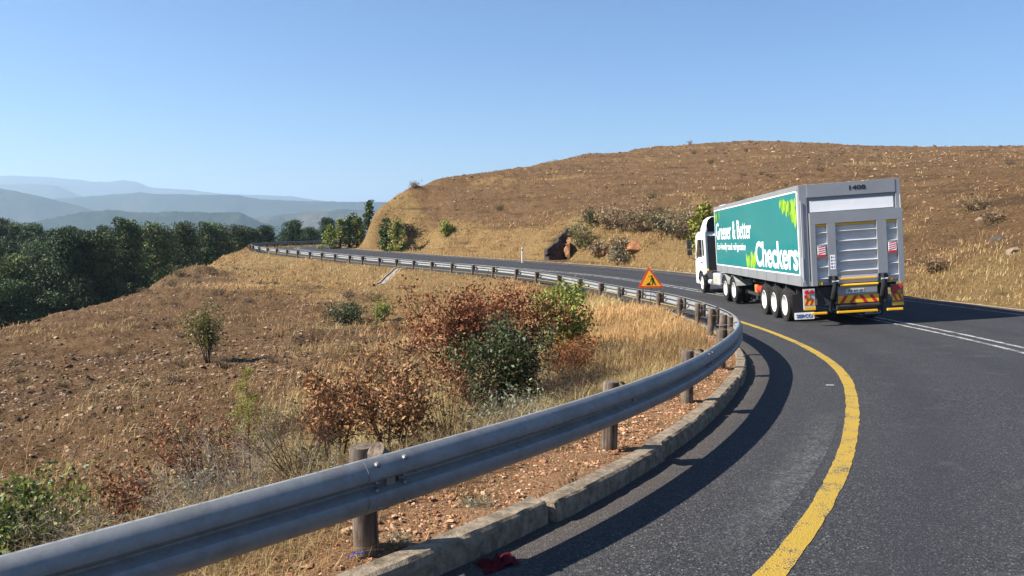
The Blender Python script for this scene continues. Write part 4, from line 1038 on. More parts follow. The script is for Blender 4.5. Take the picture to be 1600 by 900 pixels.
mb.prism([P2(.29, .13), P2(.33, .20), P2(.38, .25), P2(.43, .25), P2(.47, .18), P2(.50, .13)], 1, y0, y1)           # heap
def limb(a, b2, w):
    (x0, z0), (x1, z1) = P2(*a), P2(*b2); dx, dz = x1 - x0, z1 - z0; l_ = math.hypot(dx, dz); nx_, nz_ = -dz / l_ * w, dx / l_ * w
    mb.prism([(x0 + nx_, z0 + nz_), (x1 + nx_, z1 + nz_), (x1 - nx_, z1 - nz_), (x0 - nx_, z0 - nz_)], 1, y0, y1)
limb((.53, .50), (.59, .34), .032); limb((.59, .35), (.68, .14), .02); limb((.58, .34), (.54, .14), .02); limb((.53, .49), (.47, .36), .014); limb((.52, .47), (.60, .40), .014)
limb((.62, .42), (.40, .24), .008); limb((.39, .58), (.42, .50), .008)
hx, hz_ = P2(.505, .56); mb.prism([(hx + .035 * math.cos(a), hz_ + .035 * math.sin(a)) for a in [k * math.pi / 6 for k in range(12)]], 1, y0, y1)
mb.build('digging_symbol', M_blk, sg)
for x in (-.28, .26):
    mb = MB(); mb.tube([(x * wd / .45, .02, zb + .2), (x * wd / .45 * 1.1, .03, zb - .02), (x * wd / .45 * 1.25, -.06, -.1)], .013, 6); mb.build('leg', simple('sign_leg', (.22, .21, .2), .5, .5, .1), sg)
mb = MB(); mb.tube([(0, .03, zb + .15), (.05, .5, -.1)], .012, 6); mb.build('rear_stay', M_dark, sg)
p = base + Vector((.34, -.25, 0)); p.z = gz(p.x, p.y)
r = np.random.default_rng(3); V, Fq = rock_mesh(r, .16, .13, .2, 3, .5); V[:, 2] += .12; V[:, 0] *= 1 - .55 * np.clip(V[:, 2] / .35, 0, 1)
o = np_mesh('sandbag', V, Fq, simple('neon_plastic', (.50, .68, .04), .5, 0, .15, 8)); o.location = p; tag(o, 'neon green bag lying at the foot of the road works sign', 'bag')

# red rag in the gutter, scrap of blue cord by the post
s_r = s_at_px(742, 4.5); c_r = rp(s_r, .22, .0, 'road'); r = np.random.default_rng(9); n = 16
gx, gy = np.meshgrid(np.linspace(-1, 1, n), np.linspace(-1, 1, n), indexing='ij')
hgt = np.abs(fbm(gx * 1.6 + 3, gy * 1.6, 90, 3, .5)) * .10 * (1.1 - .7 * np.maximum(abs(gx), abs(gy)))
ed = 1 + fbm(gx * 1.5, gy * 1.5, 95, 2) * .5
Vr = np.stack([gx * .12 * ed, gy * .075 * ed + gx * .02, hgt + .006], -1).reshape(-1, 3); ii = (np.arange(n - 1)[:, None] * n + np.arange(n - 1)[None]).ravel()
o = np_mesh('cloth_rag', Vr, np.stack([ii, ii + n, ii + n + 1, ii + 1], 1), simple('red_cloth', (.09, .007, .012), .85, 0, .3, 20), smooth=True); o.location = c_r; o.rotation_euler = (0, 0, R(25)); tag(o, 'crumpled red rag lying in the shaded gutter by the kerb', 'rag')
mb = MB(); q = [rp(s_p1 - .16 + .02 * k, -.25 + .02 * math.sin(k * 1.7), .012 + .006 * math.cos(k * 2.3)) for k in range(12)]; mb.tube(q, .0045, 6)
o = mb.build('cord', simple('blue_cord', (.06, .10, .50), .6)); tag(o, 'scrap of blue cord on the straw at the foot of the nearest timber post', 'cord')
for k, (px, py, lab) in enumerate([(1297, 603, 'pale sliver of litter on the shoulder left of the yellow line')]):
    p = ghit(px, py, 3, 30); mb = MB(); mb.box((-.055, -.012, 0), (.055, .012, .006)); o = mb.build('litter', simple('pale_scrap', (.55, .54, .5), .7), bevel=.002); o.location = (p.x, p.y, p.z + .004); tag(o, lab, 'litter')

# ------------------------------------------------------------------ the truck (local frame: x right, y forward from the rear doors, z up from the road)
#TRUCK
exec_truck = None
M_alu = simple('grey_aluminium', (.275, .285, .30), .42, .25, .08, 1.2, 0, ((.22, .21, .2), .35))
M_alul = simple('light_aluminium', (.46, .47, .49), .4, .2, .06, 2)
M_teal = simple('teal_livery', (.004, .175, .178), .38, 0, .05, .6, 0, ((.03, .22, .21), .25), .25)
M_white = simple('white_lacquer', (.80, .80, .80), .35, 0, .04, 1.5, 0, ((.6, .57, .52), .3), .3)
M_lett = simple('white_lettering', (.85, .85, .85), .45, 0, .02, 2)
M_black = simple('black_plastic', (.016, .016, .018), .55, 0, .2, 6)
M_chas = simple('dirty_chassis', (.03, .028, .027), .75, .1, .35, 5)
M_tyre = simple('tyre_rubber', (.022, .021, .021), .85, 0, .3, 9, .004, ((.09, .08, .07), .5))
M_rim = simple('white_rim', (.72, .70, .66), .45, 0, .08, 4, 0, ((.42, .37, .31), .5))
M_yelp = simple('yellow_paint', (.80, .42, .01), .45, 0, .08, 4)
M_redp = simple('red_reflective', (.55, .02, .015), .35, 0, .1, 8)
M_glass = simple('dark_glass', (.012, .016, .02), .06, 0, .1, 2); M_plate = simple('number_plate', (.62, .63, .62), .5, 0, .05, 5)
M_lampr = simple('red_lamp', (.50, .012, .012), .18, 0, .1, 10, 0, None, .5); M_lampo = simple('amber_lamp', (.70, .20, .015), .18, 0, .1, 10, 0, None, .5)
M_blue = simple('blue_lettering', (.03, .09, .30), .5)
M_lg = [simple('leaf_lime', (.25, .44, .03), .45, 0, .15, 3), simple('leaf_green', (.12, .30, .02), .45, 0, .15, 3), simple('leaf_deep', (.04, .14, .015), .45, 0, .15, 3)]
s_tr = None
HEAD = math.atan(.078)
X0, Y0 = 7.80 + 1.30 * math.cos(HEAD), 20.2
ux, uy = math.sin(HEAD), math.cos(HEAD)
def rz_(x, y):
    o, z, _ = nearest([x], [y]); return float(zroad(z[0], o[0])), float(o[0])
def tpt(lx, ly): return X0 + ux * ly + uy * lx, Y0 + uy * ly - ux * lx
zl_, zr__ = rz_(*tpt(-1.05, 3.1)), rz_(*tpt(1.05, 3.1)); zf_ = rz_(*tpt(0, 14.6)); print('truck ground', zl_, zr__, zf_)
zc = (zl_[0] + zr__[0]) / 2; fy = Vector((ux * 11.5, uy * 11.5, zf_[0] - zc)).normalized(); fx = Vector((uy * 2.1, -ux * 2.1, zr__[0] - zl_[0] + .045)).normalized()
fz = fx.cross(fy).normalized(); fx = fy.cross(fz).normalized()
org = Vector((*tpt(0, 0), 0)); org.z = zc - fy.z / math.hypot(fy.x, fy.y) * 3.1 + .0
truck = empty('articulated_truck'); tag(truck, 'white articulated truck with teal lettered trailer and grey tail lift, driving away', 'truck')
truck.matrix_world = Matrix(((fx.x, fy.x, fz.x, org.x), (fx.y, fy.y, fz.y, org.y), (fx.z, fy.z, fz.z, org.z), (0, 0, 0, 1)))
ZB, ZT, LT, HW = 1.17, 3.82, 12.1, 1.29
def bx(name, lo, hi, mt, parent, bev=.006): mb = MB(); mb.box(lo, hi); return mb.build(name, mt, parent, bevel=bev)
def text(name, body, size, mt, parent, width=None, height=None, pos=(0, 0, 0), face='left', bold=.0, ext=.004):
    cu = bpy.data.curves.new(name, 'FONT'); cu.body = body; cu.size = 1.0; cu.extrude = .001; cu.offset = bold; cu.resolution_u = 3
    tmp = bpy.data.objects.new(name, cu); COL.objects.link(tmp); bpy.context.view_layer.update()
    me = bpy.data.meshes.new_from_object(tmp.evaluated_get(bpy.context.evaluated_depsgraph_get())); bpy.data.objects.remove(tmp); bpy.data.curves.remove(cu)
    co = np.empty(len(me.vertices) * 3); me.vertices.foreach_get('co', co); co = co.reshape(-1, 3); lo, hi = co.min(0), co.max(0)
    sx = (width / (hi[0] - lo[0])) if width else size; sy = (height / (hi[1] - lo[1])) if height else size
    u, v, w = (co[:, 0] - lo[0]) * sx, (co[:, 1] - lo[1]) * sy, (co[:, 2] > 0) * ext
    if face == 'left': q = np.stack([pos[0] - w, pos[1] - u, pos[2] + v], 1)          # read from the left side: runs to the rear
    else: q = np.stack([pos[0] + u, pos[1] - w, pos[2] + v], 1)                        # read from behind
    me.vertices.foreach_set('co', q.astype(np.float32).ravel()); me.update(); me.materials.clear(); me.name = name
    return link_mesh(name, me, mt, parent)
# trailer body
body = bx('trailer_body', (-HW, .06, ZB), (HW, LT, ZT), M_alu, truck, .02)
bx('lower_rail', (-HW - .015, .1, ZB - .02), (-HW, LT - .02, ZB + .26), M_alu, body, .004)
bx('lower_rail', (HW, .1, ZB - .02), (HW + .015, LT - .02, ZB + .26), M_alu, body, .004)
pan = bx('side_panel', (-HW - .010, .20, ZB + .275), (-HW, LT - .06, ZT - .14), M_teal, body, 0)
for z0, z1 in ((ZB + .262, ZB + .298), (ZT - .155, ZT - .115)): bx('panel_trim', (-HW - .018, .18, z0), (-HW, LT - .03, z1), M_lett, body, .003)
for y0, y1 in ((.165, .205), (LT - .075, LT - .035)): bx('panel_trim', (-HW - .018, y0, ZB + .3), (-HW, y1, ZT - .16), M_lett, body, .003)
bx('roof_rail', (-HW - .02, .08, ZT - .11), (-HW + .06, LT, ZT + .02), M_alu, body, .008); bx('roof_rail', (HW - .06, .08, ZT - .11), (HW + .02, LT, ZT + .02), M_alu, body, .008)
bx('roof_hatch', (-.9, 7.5, ZT), (-.2, 8.5, ZT + .09), M_white, body, .01); bx('roof_hatch', (-1.0, 11.4, ZT), (-.1, 12.5, ZT + .10), M_white, body, .01)
PB, PH = ZB + .275, (ZT - .14) - (ZB + .275); TX = -HW - .012
text('lettering', 'Checkers', 1, M_lett, pan, 4.75, .37 * PH, (TX, 5.05, PB + .05 * PH), 'left', .02)
text('lettering', 'Greener & Better', 1, M_lett, pan, 6.2, .31 * PH, (TX, 11.78, PB + .46 * PH), 'left', .006)
text('lettering', 'Eco-friendly truck refrigeration', 1, M_lett, pan, 5.2, .155 * PH, (TX, 11.7, PB + .245 * PH), 'left', .004)
def leaves(spots, name='leaf_print'):
    mbs = MB()
    for k, (y, z, l_, a, mi) in enumerate(spots):
        ca, sa = math.cos(a), math.sin(a); x = TX - .0006 * (k % 6)
        o_ = [(0, 0), (.25, .2), (.55, .24), (.85, .12), (1, 0), (.85, -.12), (.55, -.24), (.25, -.2)]
        mbs.add([(x, y + (u * ca - v * sa) * l_, z + (u * sa + v * ca) * l_) for u, v in o_], [tuple(range(8))], mi)
    return mbs.build(name, M_lg, pan)
rl = random.Random(4); tz = ZT - .17
sp_ = []
for k in range(26):
    u = rl.random(); y = .24 + u * 1.7; dz = .05 + .75 * (1 - u) ** 1.6 * rl.random(); l_ = .30 + .3 * rl.random(); a = R(-90 + rl.uniform(-28, 28))
    z = tz - dz; l_ = min(l_, max(.2, (1 - u) * .95 + .2)); sp_.append((y, z - .01, l_, a, rl.choice((0, 0, 1, 1, 2))))
sp_ = [q for q in sp_ if q[1] - q[2] > PB and q[0] - .15 * 1 > .12]
leaves(sp_)
leaves([(11.95 - .45 * rl.random() * (k / 12) * 2.2, tz - .02 - .3 * rl.random() * (1 - k / 14), .26 + .12 * rl.random(), R(-90 + rl.uniform(-25, 25)), rl.choice((0, 1, 2))) for k in range(13)])
leaves([(5.3 + rl.uniform(0, 1.05), PB + .02, .28 + .42 * rl.random(), R(90 + rl.uniform(-38, 38)), rl.choice((0, 0, 1))) for k in range(14)])
mb = MB()
for k in range(1, 10): mb.box((-HW - .0175, .1 + k * 1.22, ZB - .01), (-HW - .014, .112 + k * 1.22, ZB + .25))
mb.build('seam', M_dark, body)
# rear frame
rf = MB()
rf.box((-HW - .01, 0, ZB - .02), (-HW + .20, .07, ZT + .02)); rf.box((HW - .12, 0, ZB - .02), (HW + .01, .07, ZT + .02)); rf.box((-HW + .2, -.012, ZT - .33), (HW - .12, .07, ZT + .022))
rf.box((-HW + .2, 0, ZB - .02), (HW - .12, .07, ZB + .10)); rear = rf.build('rear_frame', M_alu, truck, bevel=.008)
bx('rear_door', (-HW + .2, .05, ZB + .1), (HW - .12, .075, ZT - .33), simple('door_grey', (.27, .28, .30), .5, .2, .08, 2), truck, 0)
wp = bx('door_panel', (-HW + .27, .022, ZT - .72), (HW - .17, .05, ZT - .42), M_white, truck, .004)
text('lettering', '1408', 1, M_black, rear, .42, .12, (.0, -.016, ZT - .20), 'rear', .03)
for sx in (-1, 1):
    mb = MB(); mb.box((sx * (HW - .02) - .02, -.035, ZB + .2), (sx * (HW - .02) + .02, -.0, ZB + .75)); mb.tube([(sx * (HW - .02), -.03, ZB + .1), (sx * (HW - .02), -.03, ZT - .4)], .012, 6); mb.build('hinge_bar', M_alul, rear)
# tail lift platform folded up against the doors
PZ0, PZ1, PX0, PX1, PY = ZB - .02, ZT - .74, -HW + .22, HW - .005, -.10
tl = MB()
tl.box((PX0, PY, PZ1 - .30), (PX1, PY + .09, PZ1))
for a, b_ in ((PX0, PX0 + .14), (PX0 + .43, PX0 + .65), (PX1 - .66, PX1 - .41), (PX1 - .14, PX1)): tl.box((a, PY, PZ0 + (.0 if a in (PX0, PX1 - .14) else .24)), (b_, PY + .09, PZ1 - .30))
lift = tl.build('tail_lift', M_alu, truck, bevel=.006)
def ribs(x0, x1, z0, z1, n):
    mb = MB(); h = (z1 - z0) / n
    for k in range(n):
        zb_ = z0 + k * h
        mb.add([(x0, PY + .075, zb_), (x1, PY + .085, zb_), (x1, PY + .015, zb_ + h * .42), (x0, PY + .015, zb_ + h * .42), (x1, PY + .085, zb_ + h * .50), (x0, PY + .085, zb_ + h * .50), (x0, PY + .085, zb_ + h), (x1, PY + .085, zb_ + h)],
               [(0, 1, 2, 3), (3, 2, 4, 5), (5, 4, 7, 6)])
    return mb.build('ribbed_panel', M_alul, lift)
ribs(PX0 + .65, PX1 - .66, PZ0 + .24, PZ1 - .36, 5); ribs(PX0 + .14, PX0 + .43, PZ0 + .06, PZ1 - .36, 5); ribs(PX1 - .41, PX1 - .14, PZ0 + .06, PZ1 - .36, 5)
for x0, x1 in ((PX0 + .65, PX1 - .66), (PX0 + .14, PX0 + .43), (PX1 - .41, PX1 - .14)): bx('yellow_strip', (x0, PY + .02, PZ1 - .36), (x1, PY + .08, PZ1 - .31), M_yelp, lift, .003)
for x0, x1 in ((PX0 + .16, PX0 + .27), (PX1 - .39, PX1 - .30)): bx('yellow_strip', (x0, PY + .028, PZ0 + .02), (x1, PY + .08, PZ0 + .09), M_yelp, lift, .003); 
bx('yellow_strip', (PX0 + .7, PY + .0, PZ0 + .13), (PX1 - .7, PY + .08, PZ0 + .17), M_yelp, lift, .003)
bx('lower_panel', (PX0 + .65, PY + .03, PZ0 + .04), (PX1 - .66, PY + .08, PZ0 + .238), M_alul, lift, .003)
text('lettering', 'DHOLL', 1, M_lett, lift, .24, .08, (PX0 + 1.0, PY + .028, PZ0 + .15), 'rear', .01) if False else None
for x0 in (PX0 + .17, PX1 - .38):
    f = bx('warning_flag', (x0, PY - .004, PZ0 + .78), (x0 + .2, PY + .018, PZ0 + 1.04), M_lett, lift, .002)
    mb = MB()
    for k in range(4):
        z = PZ0 + .83 + k * .055; mb.add([(x0 + .01, PY - .006, z), (x0 + .01, PY - .006, z + .026), (x0 + .19, PY - .006, z + .066), (x0 + .19, PY - .006, z + .04)], [(0, 1, 2, 3)])
    mb.add([(x0 - .004, PY - .006, PZ0 + .765), (x0 + .204, PY - .006, PZ0 + .765), (x0 + .204, PY - .006, PZ0 + .825), (x0 - .004, PY - .006, PZ0 + .825)], [(0, 1, 2, 3)])
    mb.build('red_stripes', M_redp, f)
st_ = bx('instruction_sticker', (PX0 + .48, PY - .004, PZ0 + .42), (PX0 + .61, PY - .001, PZ0 + .80), M_lett, lift, 0)
mb = MB()
for k in range(4):
    z = PZ0 + .46 + k * .085; mb.add([(PX0 + .50, PY - .006, z), (PX0 + .535, PY - .006, z), (PX0 + .535, PY - .006, z + .045), (PX0 + .50, PY - .006, z + .045)], [(0, 1, 2, 3)]); mb.add([(PX0 + .555, PY - .006, z + .01), (PX0 + .595, PY - .006, z + .01), (PX0 + .575, PY - .006, z + .05)], [(0, 1, 2)])
mb.build('pictogram', M_black, st_)
bar = MB(); bar.tube([(PX0 + .70, -.13, PZ0 - .02), (PX1 - .70, -.13, PZ0 - .02)], .035, 10); bar.build('lift_bar', M_yelp, truck, smooth=True)
for x in (PX0 + .55, PX1 - .56):
    mb = MB(); mb.tube([(x, -.12, PZ0 + .24), (x - .0, -.16, PZ0 - .02), (x - .04, -.05, PZ0 - .35), (x - .07, .15, PZ0 - .72)], [.05, .06, .055, .055], 8); mb.tube([(x + .08, -.10, PZ0 + .2), (x + .06, -.05, PZ0 - .5)], .03, 8)
    mb.box((x - .07, -.15, PZ0 + .02), (x + .09, -.06, PZ0 + .16)); mb.build('lift_arm', M_black, truck, smooth=True)
    mb = MB(); mb.tube([(x - .06, -.17, PZ0 + .10), (x + .1, -.17, PZ0 + .10)], .025, 8); mb.build('pivot_pin', M_alul, truck)
# number plate board, chevrons, roller
pb = bx('plate_board', (PX0 + .64, -.03, PZ0 - .29), (PX1 - .68, .02, PZ0 - .05), M_alu, truck, .005)
pl = bx('number_plate', (-.20, -.037, PZ0 - .235), (.26, -.031, PZ0 - .125), M_plate, pb, 0); text('lettering', 'VFZ 819 GP', 1, M_black, pl, .40, .065, (-.17, -.040, PZ0 - .212), 'rear', .012)
cb = bx('chevron_board', (PX0 + .62, -.05, PZ0 - .50), (PX1 - .66, -.02, PZ0 - .295), M_yelp, truck, .003); mb = MB(); cw = (PX1 - .66) - (PX0 + .62); cx0 = PX0 + .62
for k in range(4):
    for_l = k < 2; xa = cx0 + cw * (.06 + .235 * k); sl = .13 if for_l else -.13; w_ = .10
    if not for_l: xa += .13
    mb.add([(xa, -.053, PZ0 - .497), (xa + w_, -.053, PZ0 - .497), (xa + w_ + sl, -.053, PZ0 - .30), (xa + sl, -.053, PZ0 - .30)], [(0, 1, 2, 3)])
mb.build('red_chevrons', M_redp, cb)
mb = MB(); mb.tube([(PX0 + .62, .02, PZ0 - .58), (PX1 - .64, .02, PZ0 - .58)], .085, 14); mb.build('lift_cylinder', M_chas, truck, smooth=True)
for x0, x1 in ((-HW + .18, -HW + .58), (PX0 + .62, PX1 - .70), (HW - .46, HW - .06)): bx('bumper_bar', (x0, -.06, PZ0 - .76), (x1, .0, PZ0 - .70), M_yelp, truck, .01)
for sx in (-1, 1):
    xc = sx * (HW - .175) - (.03 if sx < 0 else 0)
    lu = bx('light_unit', (xc - .15, -.02, PZ0 - .62), (xc + .15, .04, PZ0 - .07), M_alul if sx < 0 else simple('light_board', (.14, .13, .13), .5), truck, .006)
    for dx, dz, mt in ((-.065, -.15, M_lampr), (.065, -.15, M_lampr), (.0 + .04 * sx, -.27, M_lampo), (-.08 * 1, -.27, M_lampr)):
        mb = MB(); n = 14; c_ = (xc + dx, PZ0 + dz); mb.prism([(c_[0] + .055 * math.cos(2 * math.pi * k / n), c_[1] + .055 * math.sin(2 * math.pi * k / n)) for k in range(n)], 1, -.045, -.02); mb.build('lamp', mt, lu, bevel=.006)
    f = MB(); f.add([(xc - .13, -.024, PZ0 - .50), (xc + .13, -.024, PZ0 - .50), (xc + .13, -.024, PZ0 - .34), (xc - .13, -.024, PZ0 - .34)], [(0, 1, 2, 3)]); ho = f.build('hazard_panel', M_yelp, lu)
    f = MB()
    for k in (0, 1): xa = xc - .13 + .13 * k; d_ = .09 * -sx; f.add([(xa + .0 + (.07 if d_ < 0 else 0), -.027, PZ0 - .498), (xa + .055 + (.07 if d_ < 0 else 0), -.027, PZ0 - .498), (xa + .055 + (.07 if d_ < 0 else 0) + d_ * .75, -.027, PZ0 - .342), (xa + (.07 if d_ < 0 else 0) + d_ * .75, -.027, PZ0 - .342)], [(0, 1, 2, 3)])
    f.build('red_stripes', M_redp, ho); bx('yellow_strip', (xc - .15, -.03, PZ0 - .63), (xc + .15, -.021, PZ0 - .55), M_yelp, lu, .002)
    fl = bx('mud_flap', (sx * .93 - .31, 1.25, .20), (sx * .93 + .31, 1.265, .86), M_black, truck, .003)
    wb = bx('flap_board', (sx * .93 - .27, 1.23, .14), (sx * .93 + .27, 1.248, .33), M_lett if sx < 0 else M_dark, fl, .004); text('lettering', 'SERCO', 1, M_blue if sx < 0 else M_alul, wb, .44, .10, (sx * .93 - .22, 1.227, .185), 'rear', .03)
# chassis
mb = MB(); mb.box((-.55, .1, .80), (-.38, 12.2, 1.12)); mb.box((.38, .1, .80), (.55, 12.2, 1.12))
for y in (.3, 2.0, 3.2, 4.4, 6, 8, 10): mb.box((-1.2, y - .05, .98), (1.2, y + .05, 1.12))
for y in (2.0, 3.2, 4.4): mb.tube([(-1.0, y, .5), (1.0, y, .5)], .07, 10); mb.box((-.6, y - .25, .5), (-.35, y + .35, .8)); mb.box((.35, y - .25, .5), (.6, y + .35, .8))
mb.box((-1.15, 1.1, .88), (-.6, 1.14, 1.1)); mb.box((-.9, .05, .62), (.9, .35, 1.1))
mb.build('trailer_chassis', M_chas, truck)
for sx in (-1, 1):
    mb = MB(); mb.tube([(sx * .85, 7.0, 1.1), (sx * .85, 7.0, .3)], .06, 8); mb.box((sx * .85 - .15, 6.85, .24), (sx * .85 + .15, 7.15, .30)); mb.build('landing_leg', M_chas, truck)
    bx('side_guard', (sx * 1.22 - .015, 5.2, .55), (sx * 1.22 + .015, 6.8, .65), M_chas, truck, .004)
mb = MB(); mb.tube([(-.95, 5.3, .72), (-.95, 6.1, .72)], .15, 12); mb.build('air_tank', simple('red_tank', (.45, .03, .02), .45), truck, smooth=True)
bx('tool_box', (-1.05, 6.15, .60), (-.75, 6.55, .86), simple('orange_box', (.6, .2, .03), .5), truck, .01)
# wheels
tyre_prof = [(-.13, .30), (-.145, .42), (-.12, .485), (-.07, .502), (0, .505), (.07, .502), (.12, .485), (.145, .42), (.13, .30)]
def wheel(x, y, sx, parent, steer=False):
    w = empty('wheel', (x, y, .503)); w.parent = truck; w.location = (x, y, .503); mt = MB(); mt.lathe(tyre_prof, (0, 0, 0), 30); mt.build('tyre', M_tyre, w, smooth=True)
    r_ = MB(); s = sx
    pf = [(s * .125, .305), (s * .135, .285), (s * .10, .26), (s * .02, .23), (s * .01, .15), (s * .06, .11), (s * .07, .0)] if not steer else [(s * .125, .305), (s * .135, .285), (s * .10, .265), (s * .115, .20), (s * .15, .13), (s * .16, .10), (s * .20, .07), (s * .20, 0)]
    r_.lathe(pf, (0, 0, 0), 26); r_.lathe([(-s * .12, .305), (-s * .05, .0)], (0, 0, 0), 26); ro = r_.build('rim', M_rim, w, smooth=True)
    nb = MB()
    for k in range(10):
        t = 2 * math.pi * k / 10; rr_ = .17 if not steer else .165; xx = s * (.02 if not steer else .125); nb.tube([(xx - s * .01, rr_ * math.cos(t), rr_ * math.sin(t)), (xx + s * .035, rr_ * math.cos(t), rr_ * math.sin(t))], .014, 6)
    nb.build('wheel_nuts', M_dark if steer else M_bolt, ro); return w
for y in (2.0, 3.2, 4.4):
    for sx in (-1, 1): wheel(sx * 1.13, y, sx, truck)
# tractor, turned a little into the bend about its fifth wheel
PIV, TURN = Vector((0, 9.3, 0)), R(2.2)
ROT = Matrix.Translation((0, .85, 0)) @ Matrix.Translation(PIV) @ Matrix.Rotation(TURN, 4, 'Z') @ Matrix.Translation(-PIV)
parts0 = set(truck.children)
for y in (8.65, 10.0):
    for sx in (-1, 1): wheel(sx * 1.08, y, sx, truck); wheel(sx * .78, y, sx, truck)
for sx in (-1, 1): wheel(sx * 1.08, 14.55, sx, truck, True)
mb = MB(); mb.box((-.45, 7.9, .72), (-.33, 15.2, .98)); mb.box((.33, 7.9, .72), (.45, 15.2, .98)); mb.tube([(-.95, 8.65, .5), (.95, 8.65, .5)], .09, 10); mb.tube([(-.95, 10, .5), (.95, 10, .5)], .09, 10); mb.tube([(-.9, 14.55, .5), (.9, 14.55, .5)], .06, 10)
mb.box((-.5, 8.9, .98), (.5, 9.8, 1.10)); mb.box((-.4, 12.8, .6), (.4, 15.2, 1.1)); mb.build('tractor_chassis', M_chas, truck)
for sx in (-1, 1):
    mb = MB()
    for yc in (8.65, 10.0):
        n = 9; a0, a1 = R(20), R(160)
        for k in range(n - 1):
            t0, t1 = a0 + (a1 - a0) * k / (n - 1), a0 + (a1 - a0) * (k + 1) / (n - 1); r0, r1 = .56, .575
            mb.add([(x, yc + rr * math.cos(t), .5 + rr * math.sin(t)) for x in (sx * 1.24, sx * .62) for rr, t in ((r0, t0), (r0, t1), (r1, t1), (r1, t0))], [(0, 1, 2, 3), (4, 5, 6, 7), (0, 1, 5, 4), (1, 2, 6, 5), (2, 3, 7, 6), (3, 0, 4, 7)])
    mb.build('mudguard', simple('grey_mudguard', (.30, .30, .29), .55), truck)
    bx('fuel_tank', (min(sx * 1.2, sx * .62), 11.0, .55), (max(sx * 1.2, sx * .62), 12.3, 1.05), M_alul, truck, .06)
    mb = MB(); mb.tube([(sx * 1.1, 12.55, .62), (sx * 1.1, 13.2, .62)], .13, 12); mb.build('air_tank', M_alul, truck, smooth=True)
    bx('step_box', (min(sx * 1.2, sx * .8), 12.45, .80), (max(sx * 1.2, sx * .8), 13.35, 1.12), M_chas, truck, .02)
bx('orange_reflector', (-1.215, 11.5, .72), (-1.20, 11.85, .84), M_yelp, truck, .002); bx('warning_strip', (-1.225, 12.9, 1.13), (-1.21, 13.4, 1.2), M_yelp, truck, .002)
# cab shell
cabm = MB()
cabm.prism([(13.35, 1.0), (13.35, 2.72), (13.55, 2.88), (14.9, 2.88), (15.45, 2.72), (15.78, 1.75), (15.82, 1.0), (15.80, .45), (15.2, .42), (15.08, .70), (14.85, .98), (14.55, 1.08), (14.22, 1.0), (14.02, .86)], 0, -1.235, 1.235)
cab = cabm.build('cab', M_white, truck, bevel=.06, smooth=True, seg=3)
bx('rear_wall', (-1.13, 13.325, 1.05), (1.13, 13.352, 2.66), M_black, cab, 0)
mb = MB()                                    # roof fairing: a hollow shell, open to the rear
outl = [(-1.14, 2.86), (-1.17, 3.15), (-1.10, 3.38), (-.92, 3.52), (.92, 3.52), (1.10, 3.38), (1.17, 3.15), (1.14, 2.86)]; n = len(outl); V_ = []
for (y, k, zk) in ((13.3, 1.0, 1.0), (14.2, .99, .98), (14.9, .93, .6), (15.35, .86, .06)): V_ += [(x * k, y, 2.85 + (z - 2.85) * zk) for x, z in outl]
mb.add(V_, [(i * n + j, i * n + j + 1, (i + 1) * n + j + 1, (i + 1) * n + j) for i in range(3) for j in range(n - 1)] + [tuple(3 * n + j for j in range(n))])
fa = mb.build('roof_fairing', M_white, cab, smooth=True); so = fa.modifiers.new('thickness', 'SOLIDIFY'); so.thickness = .03
mb = MB(); mb.add([(x * .97, 13.42, 2.85 + (z - 2.85) * .97) for x, z in outl], [tuple(range(n))]); mb.build('fairing_inside', M_black, cab)
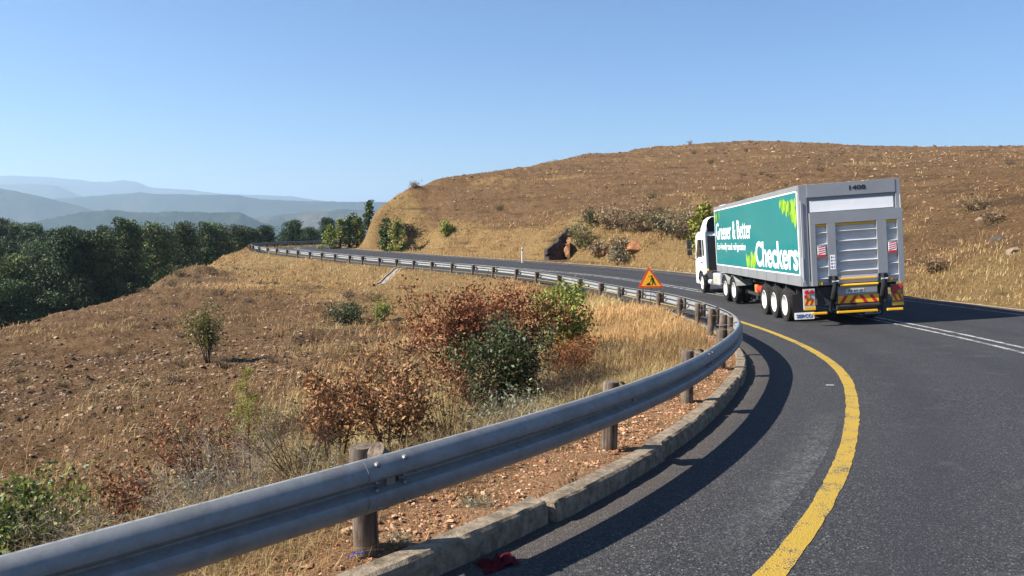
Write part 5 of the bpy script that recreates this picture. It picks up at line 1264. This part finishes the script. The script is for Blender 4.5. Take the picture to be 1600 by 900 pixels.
for sx in (-1, 1):
    xs_ = sx * 1.20
    mb = MB(); mb.prism([(13.32, 1.05), (13.30, 2.9), (13.36, 3.15), (13.5, 2.9), (13.5, 1.05)], 0, min(xs_, xs_ + sx * .05), max(xs_, xs_ + sx * .05)); mb.build('side_deflector', M_white, cab, bevel=.01)
    xw = sx * 1.238
    mb = MB(); mb.prism([(14.15, 1.72), (14.15, 2.52), (14.95, 2.52), (15.36, 1.85), (15.30, 1.62), (14.95, 1.72)], 0, min(xw, xw + sx * .012), max(xw, xw + sx * .012)); mb.build('side_window', M_glass, cab, bevel=.004)
    mb = MB(); mb.prism([(13.66, 1.78), (13.66, 2.50), (13.95, 2.50), (13.95, 1.78)], 0, min(xw, xw + sx * .010), max(xw, xw + sx * .010)); mb.build('quarter_window', M_glass, cab, bevel=.004)
    mb = MB(); mb.prism([(14.08, 1.02), (14.08, 1.04), (14.08, 2.58), (14.06, 2.58), (14.06, 1.02)], 0, min(xw, xw + sx * .004), max(xw, xw + sx * .004)); mb.box((min(xw, xw + sx * .025), 14.14, 1.44), (max(xw, xw + sx * .025), 14.32, 1.49)); mb.build('door_handle', M_black, cab)
    bx('cab_stripe', (min(xw, xw + sx * .006), 13.4, 1.155), (max(xw, xw + sx * .006), 15.5, 1.175), M_yelp, cab, 0)
    mb = MB(); n = 9
    for k in range(n - 1):
        t0, t1 = R(15 + 150 * k / (n - 1)), R(15 + 150 * (k + 1) / (n - 1)); mb.add([(x, 14.55 + rr * math.cos(t), .5 + rr * math.sin(t)) for x in (sx * 1.255, sx * .9) for rr, t in ((.56, t0), (.56, t1), (.60, t1), (.60, t0))], [(0, 1, 2, 3), (4, 5, 6, 7), (0, 1, 5, 4), (1, 2, 6, 5), (2, 3, 7, 6), (3, 0, 4, 7)])
    mb.build('wheel_arch', M_black, cab)
    mb = MB(); mb.tube([(sx * 1.22, 15.45, 2.62), (sx * 1.52, 15.5, 2.60), (sx * 1.56, 15.5, 1.70), (sx * 1.22, 15.55, 1.55)], .018, 6); mo = mb.build('mirror_arm', M_black, cab)
    bx('mirror', (sx * 1.54 - .11, 15.42, 2.12), (sx * 1.54 + .11, 15.52, 2.55), M_black, mo, .03); bx('mirror', (sx * 1.54 - .11, 15.42, 1.80), (sx * 1.54 + .11, 15.52, 2.06), M_black, mo, .03)
bx('windscreen', (-1.1, 15.60, 1.75), (1.1, 15.62, 2.6), M_glass, cab, 0).rotation_euler = (0, 0, 0)
for z in (1.25, 1.45, 1.65):
    mb = MB(); mb.tube([(-.3 + .2 * (z - 1.2), 13.2, z), (-.2, 12.9, z - .25), (.1, 12.75, z - .2)], .02, 6); mb.build('air_hose', M_chas, truck)
for o in list(truck.children):
    if o not in parts0: o.matrix_basis = ROT @ o.matrix_basis
print('done')
